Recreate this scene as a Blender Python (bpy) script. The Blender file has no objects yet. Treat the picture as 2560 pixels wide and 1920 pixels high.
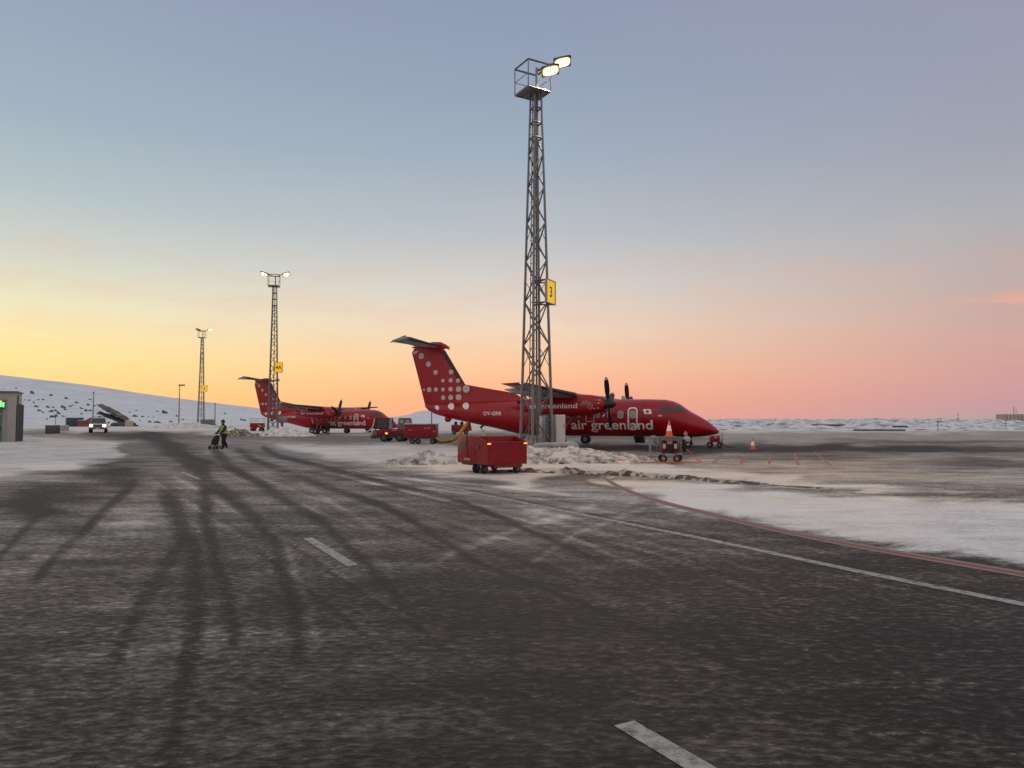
import bpy, bmesh, math, random
import numpy as np
from mathutils import Vector, Matrix, noise as mnoise
R = math.radians
C = bpy.context.scene.collection
sc = bpy.context.scene
random.seed(7)

# ------------------------------------------------------------------ camera
H, F, PITCH = 1.8, 1849.0, math.atan(92 / 1849)      # eye height, focal length (px of 2560), upward pitch
cam = bpy.data.cameras.new('camera'); co = bpy.data.objects.new('camera', cam); C.objects.link(co)
co.location = (0, 0, H); co.rotation_euler = (R(90) + PITCH, 0, 0)
cam.sensor_width = 36; cam.lens = F / 2560 * 36; cam.clip_start = .05; cam.clip_end = 30000
sc.camera = co
sc.view_settings.view_transform = 'Standard'; sc.view_settings.look = 'None'
sc.view_settings.exposure = 0; sc.view_settings.gamma = 1

# ------------------------------------------------------------------ sky
def lin(c):
    return [((v / 255) / 12.92 if v / 255 <= .04045 else ((v / 255 + .055) / 1.055) ** 2.4) for v in c] + [1]
def build_world():
    w = bpy.data.worlds.new('World'); sc.world = w; w.use_nodes = True
    nt = w.node_tree; N = nt.nodes; L = nt.links; N.clear()
    out = N.new('ShaderNodeOutputWorld'); bg = N.new('ShaderNodeBackground'); L.new(bg.outputs[0], out.inputs[0])
    tc = N.new('ShaderNodeTexCoord'); sep = N.new('ShaderNodeSeparateXYZ'); L.new(tc.outputs['Generated'], sep.inputs[0])
    def M(op, a, b=None, clamp=False):
        m = N.new('ShaderNodeMath'); m.operation = op; m.use_clamp = clamp
        for i, v in enumerate((a, b)):
            if v is None: continue
            if isinstance(v, (int, float)): m.inputs[i].default_value = v
            else: L.new(v, m.inputs[i])
        return m.outputs[0]
    el = M('ARCSINE', sep.outputs[2])
    elf = M('DIVIDE', el, math.pi / 2, True)                 # 0 horizon .. 1 zenith
    az = M('ARCTAN2', sep.outputs[0], sep.outputs[1])        # 0 ahead, + to the right
    def ramp(stops):
        r = N.new('ShaderNodeValToRGB'); cr = r.color_ramp; cr.interpolation = 'B_SPLINE' if False else 'LINEAR'
        while len(cr.elements) > 1: cr.elements.remove(cr.elements[0])
        for i, (d, c) in enumerate(stops):
            e = cr.elements[0] if i == 0 else cr.elements.new(d / 90)
            e.position = d / 90; e.color = lin(c)
        L.new(elf, r.inputs[0]); return r.outputs[0]
    ZEN = SKY_ZENITH
    left = ramp(SKY_LEFT + ZEN); mid = ramp(SKY_MID + ZEN); right = ramp(SKY_RIGHT + ZEN); back = ramp(SKY_BACK)
    def smooth(v, a, b):
        m = N.new('ShaderNodeMapRange'); m.interpolation_type = 'SMOOTHSTEP' if a != b else 'LINEAR'
        m.inputs[1].default_value = a; m.inputs[2].default_value = b; L.new(v, m.inputs[0]); return m.outputs[0]
    def linr(v, a, b):
        m = N.new('ShaderNodeMapRange'); m.inputs[1].default_value = a; m.inputs[2].default_value = b
        L.new(v, m.inputs[0]); return m.outputs[0]
    def mix(f, a, b):
        m = N.new('ShaderNodeMix'); m.data_type = 'RGBA'; L.new(f, m.inputs[0]); L.new(a, m.inputs[6]); L.new(b, m.inputs[7]); return m.outputs[2]
    c = mix(linr(az, R(-33), R(0)), left, mid)
    c = mix(linr(az, R(3), R(34)), c, right)
    c = mix(smooth(M('ABSOLUTE', az), R(50), R(110)), c, back)
    # faint pink cloud wisps low on the right
    mp = N.new('ShaderNodeCombineXYZ'); L.new(M('MULTIPLY', az, 5), mp.inputs[0]); L.new(M('MULTIPLY', el, 26), mp.inputs[1])
    nz = N.new('ShaderNodeTexNoise'); nz.inputs['Scale'].default_value = 1.6; nz.inputs['Detail'].default_value = 5; nz.inputs['Distortion'].default_value = .6
    L.new(mp.outputs[0], nz.inputs[0])
    wisp = M('MULTIPLY', smooth(nz.outputs[0], .52, .72), smooth(az, R(29), R(35)))
    wisp = M('MULTIPLY', wisp, M('MULTIPLY', smooth(el, R(3), R(6)), smooth(el, R(13.5), R(10))))
    veil = M('MULTIPLY', smooth(nz.outputs[0], .4, .7), M('MULTIPLY', smooth(el, R(4), R(7)), smooth(el, R(15), R(10))))
    pink = N.new('ShaderNodeRGB'); pink.outputs[0].default_value = lin((236, 170, 146))
    c = mix(M('MULTIPLY', wisp, .75), c, pink.outputs[0])
    c = mix(M('MULTIPLY', veil, .16), c, pink.outputs[0])
    # physical sky with the sun just under the left part of the horizon, faint
    sky = N.new('ShaderNodeTexSky'); sky.sky_type = 'NISHITA'; sky.sun_disc = False
    sky.sun_elevation = R(1.0); sky.sun_rotation = R(-42)
    mx = N.new('ShaderNodeMix'); mx.data_type = 'RGBA'; mx.blend_type = 'ADD'; mx.inputs[0].default_value = .004
    L.new(c, mx.inputs[6]); L.new(sky.outputs[0], mx.inputs[7])
    L.new(mx.outputs[2], bg.inputs[0]); bg.inputs[1].default_value = SKY_STRENGTH
SKY_STRENGTH = 1.03
SKY_LEFT = [(0, (255, 206, 120)), (2.2, (254, 216, 138)), (4.6, (253, 228, 160)), (7.8, (234, 227, 192)), (11, (206, 210, 199)), (15, (179, 193, 197)), (20, (160, 175, 190)), (30, (146, 156, 181))]
SKY_MID = [(0, (248, 162, 138)), (1.6, (253, 174, 138)), (4, (252, 196, 154)), (7, (240, 212, 188)), (10, (217, 208, 199)), (14, (187, 191, 196)), (20, (160, 173, 188)), (25, (148, 161, 182)), (30, (142, 153, 178))]
SKY_RIGHT = [(0, (184, 158, 162)), (1.2, (198, 154, 158)), (3, (209, 157, 153)), (6, (203, 166, 158)), (9, (190, 171, 167)), (13, (174, 173, 178)), (18, (158, 162, 176)), (24, (150, 155, 174)), (30, (150, 152, 172))]
SKY_ZENITH = [(45, (158, 161, 176)), (90, (174, 174, 178))]
SKY_BACK = [(0, (165, 150, 150)), (6, (208, 186, 178)), (15, (216, 206, 200)), (40, (194, 191, 192)), (90, (174, 174, 178))]
build_world()
sun = bpy.data.lights.new('sun', 'SUN'); so = bpy.data.objects.new('sun', sun); C.objects.link(so)
sun.energy = .16; sun.angle = R(12); sun.color = (1, .72, .45)
so.rotation_euler = (R(87), 0, R(180 + 42))      # low in the left part of the sky ahead
# direction: light travels from the left horizon ahead towards the camera
so.rotation_euler = Vector((math.sin(R(42)), -math.cos(R(42)), -math.tan(R(3)))).to_track_quat('-Z', 'Y').to_euler()

# ------------------------------------------------------------------ photograph geometry -> world
CT, ST = math.cos(PITCH), math.sin(PITCH)
def ray(u, v):
    a, b = (u - 1280) / F, -(v - 960) / F
    return Vector((a, CT - ST * b, ST + CT * b))
def G(u, v, z=0.0):                                # ground point of a photograph point
    d = ray(u, v); t = (z - H) / d.z
    return Vector((0, 0, H)) + d * t
def at(u, v, Y):                                   # the point Y metres ahead
    d = ray(u, v); return Vector((0, 0, H)) + d * (Y / d.y)

# ------------------------------------------------------------------ materials
MATS = {}
def mat(name, col, rough=.6, metal=0.0, spec=.5, emit=None, var=.12, scale=6.0, bump=0.0, coat=0.0, dirt=None, dirt_amt=.0):
    if name in MATS: return MATS[name]
    m = bpy.data.materials.new(name); m.use_nodes = True; nt = m.node_tree; N = nt.nodes; L = nt.links
    p = N['Principled BSDF']; p.inputs['Roughness'].default_value = rough; p.inputs['Metallic'].default_value = metal
    p.inputs['Specular IOR Level'].default_value = spec; p.inputs['Coat Weight'].default_value = coat; p.inputs['Coat Roughness'].default_value = .08
    tc = N.new('ShaderNodeTexCoord'); n = N.new('ShaderNodeTexNoise'); n.inputs['Scale'].default_value = scale; n.inputs['Detail'].default_value = 6
    L.new(tc.outputs['Object'], n.inputs[0])
    mr = N.new('ShaderNodeMapRange'); mr.inputs[1].default_value = .3; mr.inputs[2].default_value = .7
    mr.inputs[3].default_value = 1 - var; mr.inputs[4].default_value = 1 + var; L.new(n.outputs[0], mr.inputs[0])
    mx = N.new('ShaderNodeVectorMath'); mx.operation = 'SCALE'; mx.inputs[0].default_value = col[:3]; L.new(mr.outputs[0], mx.inputs['Scale'])
    cur = mx.outputs[0]
    if dirt:
        n2 = N.new('ShaderNodeTexNoise'); n2.inputs['Scale'].default_value = scale * .35; n2.inputs['Detail'].default_value = 8; n2.inputs['Roughness'].default_value = .65
        L.new(tc.outputs['Object'], n2.inputs[0])
        r2 = N.new('ShaderNodeMapRange'); r2.inputs[1].default_value = .5; r2.inputs[2].default_value = .75; r2.inputs[4].default_value = dirt_amt; L.new(n2.outputs[0], r2.inputs[0])
        m2 = N.new('ShaderNodeMix'); m2.data_type = 'RGBA'; L.new(r2.outputs[0], m2.inputs[0]); L.new(cur, m2.inputs[6]); m2.inputs[7].default_value = (*dirt, 1); cur = m2.outputs[2]
    L.new(cur, p.inputs['Base Color'])
    rr = N.new('ShaderNodeMapRange'); rr.inputs[3].default_value = max(.02, rough - .06); rr.inputs[4].default_value = min(1, rough + .08); L.new(n.outputs[0], rr.inputs[0]); L.new(rr.outputs[0], p.inputs['Roughness'])
    if bump:
        b = N.new('ShaderNodeBump'); b.inputs['Strength'].default_value = bump; b.inputs['Distance'].default_value = .05; L.new(n.outputs[0], b.inputs['Height']); L.new(b.outputs[0], p.inputs['Normal'])
    if emit:
        p.inputs['Emission Color'].default_value = (*emit[0], 1); p.inputs['Emission Strength'].default_value = emit[1]
    MATS[name] = m; return m
RED = mat('red_paint', (.37, .004, .013), .30, spec=.35, coat=.3, var=.06, scale=1.1, dirt=(.17, .008, .012), dirt_amt=.35)
CARTRED = mat('cart_red', (.25, .006, .013), .46, spec=.3, var=.12, scale=5, dirt=(.17, .07, .065), dirt_amt=.55, bump=.05)
CARTDARK = mat('cart_inside_red', (.16, .012, .016), .6, var=.2)
WHITE = mat('white_paint', (.86, .84, .82), .4, var=.06)
DULLWHITE = mat('dull_white', (.56, .54, .53), .5, var=.08)
BLACK = mat('black_rubber', (.016, .016, .018), .75, var=.3)
BOOT = mat('deicing_boot', (.03, .028, .03), .55, var=.2)
PROP = mat('propeller_black', (.022, .02, .02), .45, var=.2)
GREYW = mat('wing_grey', (.34, .34, .36), .5, var=.1, scale=3, dirt=(.16, .15, .15), dirt_amt=.5)
GLASS = mat('dark_glass', (.03, .035, .04), .08, spec=.7, coat=.3, var=.1)
WINGLASS = mat('cabin_window', (.36, .31, .27), .15, spec=.6, var=.1)
GALV = mat('galvanised_steel', (.30, .31, .33), .42, metal=.55, var=.2, scale=9, dirt=(.12, .12, .12), dirt_amt=.5)
MASTST = mat('mast_steel', (.20, .205, .215), .45, metal=.5, var=.25, scale=9, dirt=(.08, .08, .08), dirt_amt=.5)  # galvanised steel darkened, backlit silhouette put into the colour
GALVD = mat('weathered_steel', (.15, .155, .165), .55, metal=.4, var=.25, scale=9)
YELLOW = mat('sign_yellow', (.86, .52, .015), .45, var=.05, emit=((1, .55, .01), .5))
INK = mat('sign_ink', (.03, .025, .02), .6)
LENS = mat('lit_lamp_lens', (1, .8, .5), .3, emit=((1, .80, .42), 6))
LENSRIM = mat('lit_lamp_reflector', (1, .7, .3), .3, emit=((1, .62, .16), 1.3))  # own amber glow painted in for lamplight caught by the reflector
LENSC = mat('lit_lamp_lens_pale', (1, .9, .6), .3, emit=((1, .92, .55), 5))
HEAD = mat('lit_headlight', (1, .9, .6), .3, emit=((1, .9, .55), 6))
AMBER = mat('amber_lamp_reflector', (.9, .3, .03), .3, emit=((1, .4, .05), 1.6))
GREENL = mat('green_lamp', (.1, .9, .6), .3, emit=((.1, 1, .6), 1.6))
GREENS = mat('lit_green_sign', (.2, .8, .3), .4, emit=((.25, .95, .25), 1.3))
REDS = mat('lit_red_digit', (.9, .2, .1), .4, emit=((1, .25, .1), 1.0))
ORANGE = mat('cone_orange', (.75, .14, .03), .5, var=.1)
HOSEY = mat('yellow_duct', (.52, .30, .03), .6, var=.2, bump=.3, scale=14)
CONC = mat('concrete', (.34, .335, .325), .85, var=.18, scale=3, bump=.2)
CLOTH = mat('dark_cloth', (.013, .015, .02), .9, var=.3, scale=20)
VEST = mat('hi_vis_vest', (.30, .48, .03), .8, var=.15, scale=14)
SKIN = mat('skin', (.32, .18, .13), .6)
ROCK = mat('dark_rock', (.085, .092, .11), .9, var=.4, scale=1.2, bump=.4)
BLDG = mat('grey_cladding', (.36, .35, .34), .7, var=.08, scale=1)
DOORG = mat('green_door', (.05, .16, .115), .5, var=.1)
TAN = mat('tan_cladding', (.42, .36, .29), .8, var=.1)
NAVY = mat('navy_container', (.035, .05, .085), .6, var=.15)
BRICKRED = mat('red_shed', (.32, .04, .03), .6, var=.15)
SILVER = mat('silver_car_paint', (.46, .45, .43), .35, metal=.2, coat=.3, var=.06)
DARKGREY = mat('dark_grey_paint', (.07, .075, .08), .5, var=.15)
GREEN_GREY = mat('grey_green_paint', (.14, .155, .15), .5, var=.12)
PINK = mat('pink_cloth', (.55, .25, .24), .8)
def snow_mat(name, col, dirty, amt, scale, bump):
    if name in MATS: return MATS[name]
    m = bpy.data.materials.new(name); m.use_nodes = True; nt = m.node_tree; N = nt.nodes; L = nt.links
    p = N['Principled BSDF']; p.inputs['Roughness'].default_value = .8; p.inputs['Specular IOR Level'].default_value = .25
    tc = N.new('ShaderNodeTexCoord')
    n = N.new('ShaderNodeTexNoise'); n.inputs['Scale'].default_value = scale; n.inputs['Detail'].default_value = 8; n.inputs['Roughness'].default_value = .65
    L.new(tc.outputs['Object'], n.inputs[0])
    r = N.new('ShaderNodeValToRGB'); r.color_ramp.elements[0].position = .5 - amt * .5; r.color_ramp.elements[0].color = (*dirty, 1); r.color_ramp.elements[1].position = .62 - amt * .2; r.color_ramp.elements[1].color = (*col, 1)
    L.new(n.outputs[0], r.inputs[0]); L.new(r.outputs[0], p.inputs['Base Color'])
    n2 = N.new('ShaderNodeTexNoise'); n2.inputs['Scale'].default_value = scale * 3; n2.inputs['Detail'].default_value = 6; L.new(tc.outputs['Object'], n2.inputs[0])
    b = N.new('ShaderNodeBump'); b.inputs['Strength'].default_value = bump; b.inputs['Distance'].default_value = .3 / scale; L.new(n2.outputs[0], b.inputs['Height']); L.new(b.outputs[0], p.inputs['Normal'])
    MATS[name] = m; return m
SNOW = snow_mat('snow', (.80, .83, .88), (.70, .72, .77), .3, .05, .6)  # bluish: skylight on the shaded slope is put into the snow colour
DIRTYLITSNOW = snow_mat('dirty_lamplit_snow', (.71, .66, .62), (.15, .115, .095), .28, 1.9, 1.0)  # dark patches are dirt; the warm tone is floodlight put into the colour
DIRTYROW = snow_mat('dirty_ridge_snow', (.62, .55, .48), (.10, .075, .06), .05, 3.5, .9)
FIELD = snow_mat('rocky_snow', (.90, .90, .91), (.17, .17, .18), .34, .36, .8)

# ------------------------------------------------------------------ mesh helpers
class MB:
    def __init__(s): s.v = []; s.f = []; s.m = []
    def add(s, vs, fs, mi=0):
        o = len(s.v); s.v += [tuple(v) for v in vs]; s.f += [tuple(i + o for i in f) for f in fs]; s.m += [mi] * len(fs); return s
    def box(s, c, d, rz=0, mi=0, rx=0, ry=0, bev=0):
        x, y, z = d[0] / 2, d[1] / 2, d[2] / 2
        M = Matrix.Translation(c) @ Matrix.Rotation(rz, 4, 'Z') @ Matrix.Rotation(ry, 4, 'Y') @ Matrix.Rotation(rx, 4, 'X')
        if bev:
            bm = bmesh.new(); bmesh.ops.create_cube(bm, size=1); bmesh.ops.scale(bm, vec=d, verts=bm.verts)
            bmesh.ops.bevel(bm, geom=bm.edges[:], offset=bev, segments=2, affect='EDGES', profile=.5)
            bm.verts.index_update()
            s.add([M @ v.co for v in bm.verts], [[v.index for v in f.verts] for f in bm.faces], mi); bm.free(); return s
        vs = [M @ Vector(p) for p in ((-x, -y, -z), (x, -y, -z), (x, y, -z), (-x, y, -z), (-x, -y, z), (x, -y, z), (x, y, z), (-x, y, z))]
        return s.add(vs, [(0, 3, 2, 1), (4, 5, 6, 7), (0, 1, 5, 4), (1, 2, 6, 5), (2, 3, 7, 6), (3, 0, 4, 7)], mi)
    def tube(s, pts, r, n=8, mi=0, cap=True):
        pts = [Vector(p) for p in pts]; rs = r if isinstance(r, (list, tuple)) else [r] * len(pts)
        o = len(s.v); k = len(pts); prev = None
        for i, p in enumerate(pts):
            d = (pts[min(i + 1, k - 1)] - pts[max(i - 1, 0)]).normalized()
            u = d.cross(Vector((0, 0, 1)) if abs(d.z) < .9 else Vector((1, 0, 0))).normalized() if prev is None else (prev - d * prev.dot(d)).normalized()
            prev = u; w = d.cross(u)
            for j in range(n):
                a = 2 * math.pi * j / n; s.v.append(tuple(p + (u * math.cos(a) + w * math.sin(a)) * rs[i]))
        for i in range(k - 1):
            for j in range(n):
                s.f.append((o + i * n + j, o + i * n + (j + 1) % n, o + (i + 1) * n + (j + 1) % n, o + (i + 1) * n + j)); s.m.append(mi)
        if cap:
            s.f.append(tuple(o + j for j in reversed(range(n)))); s.m.append(mi); s.f.append(tuple(o + (k - 1) * n + j for j in range(n))); s.m.append(mi)
        return s
    def loft(s, rings, mi=0, cap=True):
        o = len(s.v); n = len(rings[0]); k = len(rings)
        for r in rings: s.v += [tuple(p) for p in r]
        for i in range(k - 1):
            for j in range(n):
                s.f.append((o + i * n + j, o + i * n + (j + 1) % n, o + (i + 1) * n + (j + 1) % n, o + (i + 1) * n + j)); s.m.append(mi)
        if cap:
            s.f.append(tuple(o + j for j in reversed(range(n)))); s.m.append(mi); s.f.append(tuple(o + (k - 1) * n + j for j in range(n))); s.m.append(mi)
        return s
    def prism(s, poly, axis_vec, mi=0):                 # poly: 3-D outline, extruded by axis_vec
        n = len(poly); a = Vector(axis_vec); p = [Vector(q) for q in poly]
        return s.add(p + [q + a for q in p], [tuple(reversed(range(n))), tuple(range(n, 2 * n))] + [(i, (i + 1) % n, n + (i + 1) % n, n + i) for i in range(n)], mi)
    def wheel(s, c, r, w, axis=(0, 1, 0), mi=0, mh=None, n=20):
        a = Vector(axis).normalized(); c = Vector(c); u = a.cross(Vector((0, 0, 1))).normalized(); v = a.cross(u)
        prof = [(-w / 2, .55 * r), (-w / 2, .9 * r), (-w * .36, r), (w * .36, r), (w / 2, .9 * r), (w / 2, .55 * r)]
        s.loft([[c + a * t + (u * math.cos(2 * math.pi * j / n) + v * math.sin(2 * math.pi * j / n)) * q for j in range(n)] for t, q in prof], mi)
        if mh is not None:
            s.loft([[c + a * t + (u * math.cos(2 * math.pi * j / n) + v * math.sin(2 * math.pi * j / n)) * q for j in range(n)] for t, q in ((-w * .53, .15 * r), (-w * .51, .5 * r), (w * .51, .5 * r), (w * .53, .15 * r))], mh)
        return s
    def build(s, name, mats, parent=None, loc=None, rz=0, smooth=35):
        me = bpy.data.meshes.new(name); me.from_pydata(s.v, [], s.f)
        mats = mats if isinstance(mats, (list, tuple)) else [mats]
        for m in mats: me.materials.append(m)
        me.polygons.foreach_set('material_index', s.m); me.validate()
        bm = bmesh.new(); bm.from_mesh(me); bmesh.ops.recalc_face_normals(bm, faces=bm.faces); bm.to_mesh(me); bm.free()
        if smooth:
            me.polygons.foreach_set('use_smooth', [True] * len(me.polygons)); me.set_sharp_from_angle(angle=R(smooth))
        me.update(); o = bpy.data.objects.new(name, me); C.objects.link(o)
        if parent: o.parent = parent
        if loc is not None: o.location = loc
        o.rotation_euler.z = rz
        return o
def thing(name, label, cat, loc=(0, 0, 0), rz=0, group=None):
    o = bpy.data.objects.new(name, None); C.objects.link(o); o.location = loc; o.rotation_euler.z = rz; o.empty_display_size = .3
    return tag(o, label, cat, group)
def tag(o, label=None, cat=None, group=None, kind=None):
    if label: o['label'] = label
    if cat: o['category'] = cat
    if group: o['group'] = group
    if kind: o['kind'] = kind
    return o
def copy_tree(o, parent=None):
    c = o.copy(); C.objects.link(c)
    if parent: c.parent = parent
    for ch in list(o.children): copy_tree(ch, c)
    return c
def text_mesh(txt, size, align='LEFT', bold=.0):            # flat text in the XY plane
    cu = bpy.data.curves.new('text', 'FONT'); cu.body = txt; cu.size = size; cu.align_x = align; cu.offset = bold; cu.resolution_u = 4
    o = bpy.data.objects.new('text', cu); C.objects.link(o)
    dg = bpy.context.evaluated_depsgraph_get(); me = o.evaluated_get(dg).to_mesh()
    vs = [v.co.copy() for v in me.vertices]; fs = [tuple(p.vertices) for p in me.polygons]
    C.objects.unlink(o); bpy.data.objects.remove(o); bpy.data.curves.remove(cu)
    return vs, fs
def slice_patch(vs, fs, step):                              # cut a flat patch (XY) into bands so it can follow a curved skin
    bm = bmesh.new(); bv = [bm.verts.new(v) for v in vs]
    for f in fs:
        try: bm.faces.new([bv[i] for i in f])
        except ValueError: pass
    for ax in (0, 1):
        lo = min(v.co[ax] for v in bm.verts); hi = max(v.co[ax] for v in bm.verts); t = lo + step
        while t < hi:
            co = [0, 0, 0]; no = [0, 0, 0]; co[ax] = t; no[ax] = 1
            bmesh.ops.bisect_plane(bm, geom=bm.verts[:] + bm.edges[:] + bm.faces[:], plane_co=co, plane_no=no); t += step
    bm.verts.index_update(); r = ([v.co.copy() for v in bm.verts], [tuple(v.index for v in f.verts) for f in bm.faces]); bm.free(); return r
def rrect(x0, y0, x1, y1, r, n=5):
    pts = []
    for cx, cy, a0 in ((x1 - r, y1 - r, 0), (x0 + r, y1 - r, 90), (x0 + r, y0 + r, 180), (x1 - r, y0 + r, 270)):
        for k in range(n + 1): a = R(a0 + 90 * k / n); pts.append(Vector((cx + r * math.cos(a), cy + r * math.sin(a), 0)))
    return pts
def ring_patch(outer, inner):
    n = len(outer); return outer + inner, [(i, (i + 1) % n, n + (i + 1) % n, n + i) for i in range(n)]
def disc(x, y, r, n=20): return [Vector((x + r * math.cos(2 * math.pi * k / n), y + r * math.sin(2 * math.pi * k / n), 0)) for k in range(n)]
def fbm(x, y, z=0, o=4): return mnoise.fractal(Vector((x, y, z)), 1.0, 2.0, o)

# ================================================================== GROUND
def smoothstep(a, b, x):
    t = np.clip((x - a) / (b - a), 0, 1); return t * t * (3 - 2 * t)
def ground_z(x, y):
    return .35 * smoothstep(70, 95, y) * smoothstep(-38, -52, x)
def seg_dist(px, py, poly):
    d = np.full(px.shape, 1e9)
    for (ax, ay), (bx, by) in zip(poly[:-1], poly[1:]):
        vx, vy = bx - ax, by - ay; t = np.clip(((px - ax) * vx + (py - ay) * vy) / (vx * vx + vy * vy + 1e-9), 0, 1)
        d = np.minimum(d, np.hypot(px - ax - t * vx, py - ay - t * vy))
    return d
def inside(px, py, poly):
    r = np.zeros(px.shape, bool); n = len(poly)
    for i in range(n):
        ax, ay = poly[i]; bx, by = poly[(i + 1) % n]
        c = ((ay > py) != (by > py)); xi = (bx - ax) * (py - ay) / (by - ay + 1e-12) + ax; r ^= c & (px < xi)
    return r
def vnoise(x, y, seed=0):
    r = np.random.RandomState(seed).rand(256, 256); xi = np.floor(x).astype(int); yi = np.floor(y).astype(int); fx = x - xi; fy = y - yi
    fx = fx * fx * (3 - 2 * fx); fy = fy * fy * (3 - 2 * fy); g = lambda i, j: r[(yi + j) % 256, (xi + i) % 256]
    return (g(0, 0) * (1 - fx) + g(1, 0) * fx) * (1 - fy) + (g(0, 1) * (1 - fx) + g(1, 1) * fx) * fy - .5
def vfbm(x, y, seed=0, o=4): return sum(vnoise(x * 2 ** k, y * 2 ** k, seed + k) * .55 ** k for k in range(o))
def build_ground():
    ys = [-60, -20, -8, -3, 0.5]; y = 2.2
    while y < 220: ys.append(y); y *= 1.0125
    while y < 20000: ys.append(y); y *= 1.25
    cs = list(np.linspace(-.85, .85, 341)); cs = [-8, -5, -3, -2, -1.4, -1.1, -.95] + cs + [.95, 1.1, 1.4, 2, 3, 5, 8]
    Y, Cc = np.meshgrid(np.array(ys), np.array(cs), indexing='ij'); X = Cc * (np.maximum(Y, 1) + 1.5)
    n, k = Y.shape
    # cover of snow and tyre wear, laid out from ground outlines
    W = np.maximum(Y, 2.0); U = 1280 + F * X / W; V = 1052 + H * F / W       # ground point -> survey grid
    lx, ly = X, Y                                                             # ground metres, used to break up every outline
    U0, V0 = U + 10 * vfbm(U / 150, V / 40, 13), V
    U = U + 90 * vfbm(U / 150, V / 16, 3); V = V + (9 + .06 * np.maximum(V - 1100, 0)) * vfbm(U / 110, V / 14, 9); V = np.maximum(V, 1052.5)
    def poly(p, soft):
        d = seg_dist(U, V * 1.0, p + [p[0]]); ins = inside(U, V, p); return np.clip(.5 + np.where(ins, d, -d) / soft, 0, 1)
    def blob(u, v, a, b, ang=0):
        c, s = math.cos(ang), math.sin(ang); du, dv = U - u, V - v
        return np.exp(-(((du * c + dv * s) / a) ** 2 + ((-du * s + dv * c) / b) ** 2))
    def line(p, w0, w1=None):
        w0 = w0 * .72 if w0 > 9 else w0                                               # soft line with widths
        return np.clip(1.3 - seg_dist(U0, V0, p) / w0, 0, 1)
    snow = .245 + .235 * smoothstep(1560, 1170, V) + .03 * smoothstep(1000, 300, U)
    # everything beyond is snow covered, thinning towards the roadway
    snow = np.maximum(snow, .95 * smoothstep(1102, 1076, V))
    snow = np.maximum(snow, .92 * poly([(560, 1096), (1140, 1100), (1330, 1130), (1420, 1210), (1320, 1232), (1100, 1196), (860, 1166), (620, 1112)], 40))
    snow = np.maximum(snow, .98 * poly([(1440, 1176), (1800, 1204), (2100, 1226), (4000, 1300), (4000, 1640), (2700, 1424), (2350, 1380), (2080, 1352), (1880, 1318), (1700, 1290), (1560, 1246)], 42))
    snow = np.maximum(snow, .48 * poly([(640, 1130), (1300, 1190), (1500, 1260), (1440, 1340), (1100, 1290), (760, 1230)], 70))
    snow = np.maximum(snow, .68 * poly([(1280, 1190), (1480, 1190), (1640, 1250), (1560, 1290), (1400, 1262), (1200, 1226)], 60))
    snow = np.maximum(snow, .92 * poly([(1300, 1140), (1560, 1148), (1760, 1160), (2050, 1190), (2400, 1225), (2560, 1240), (2100, 1232), (1800, 1208), (1300, 1180)], 26))
    snow = np.maximum(snow, .60 * poly([(1180, 1090), (1640, 1094), (1660, 1110), (1640, 1148), (1180, 1140)], 14))
    snow = np.maximum(snow, .70 * smoothstep(1260, 1200, V) * smoothstep(1600, 1800, U))
    # dark wet strip on the right apron
    for u, v, a, b, w in ((1880, 1119, 300, 8, .55), (2250, 1124, 420, 9, .55), (2500, 1158, 260, 16, .3), (2040, 1142, 180, 6, .25), (1740, 1128, 170, 8, .45), (1620, 1120, 180, 6, .5), (2350, 1104, 300, 4, .25)): snow -= w * blob(u, v, a, b)
    snow = np.clip(snow, .06, 1)
    snow = np.maximum(snow, .56 * poly([(300, 1080), (700, 1084), (900, 1150), (820, 1180), (560, 1150), (380, 1130)], 30))
    # left side: hard packed snow with bare dark patches
    snow = np.maximum(snow, .86 * poly([(-200, 1080), (240, 1084), (330, 1100), (300, 1150), (240, 1172), (60, 1200), (-200, 1220)], 30))
    snow = np.maximum(snow, .50 * poly([(-200, 1180), (300, 1130), (560, 1160), (560, 1250), (480, 1330), (300, 1420), (-200, 1540)], 130))
    snow = np.maximum(snow, .33 * poly([(-200, 1300), (600, 1230), (760, 1420), (700, 1640), (300, 1720), (-200, 1700)], 200))
    snow = np.maximum(snow, .38 * poly([(540, 1230), (640, 1260), (690, 1420), (640, 1560), (560, 1520)], 50))
    for u, v, a, b, w, an in ((300, 1180, 70, 12, .5, 0), (90, 1240, 130, 22, .5, -.1), (130, 1275, 50, 16, .5, 0), (240, 1160, 60, 9, .45, 0), (410, 1106, 70, 10, .4, .3), (360, 1094, 120, 5, .35, 0), (470, 1145, 60, 12, .4, .3), (330, 1205, 60, 14, .3, 0), (60, 1385, 40, 10, .3, 0), (200, 1310, 90, 40, .15, 0)): snow -= w * blob(u, v, a, b, an)
    for u, v, a, b, w in ((170, 1166, 110, 9, .35), (70, 1196, 110, 9, .3), (340, 1305, 90, 22, .22), (360, 1640, 110, 60, .10), (300, 1500, 60, 25, .06), (600, 1600, 140, 60, .05), (1140, 1378, 45, 9, .25), (1335, 1280, 26, 18, .22)): snow += w * blob(u, v, a, b)
    # tyre tracks (darker) and frost streaks (lighter)
    track = np.zeros(U.shape)
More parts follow.
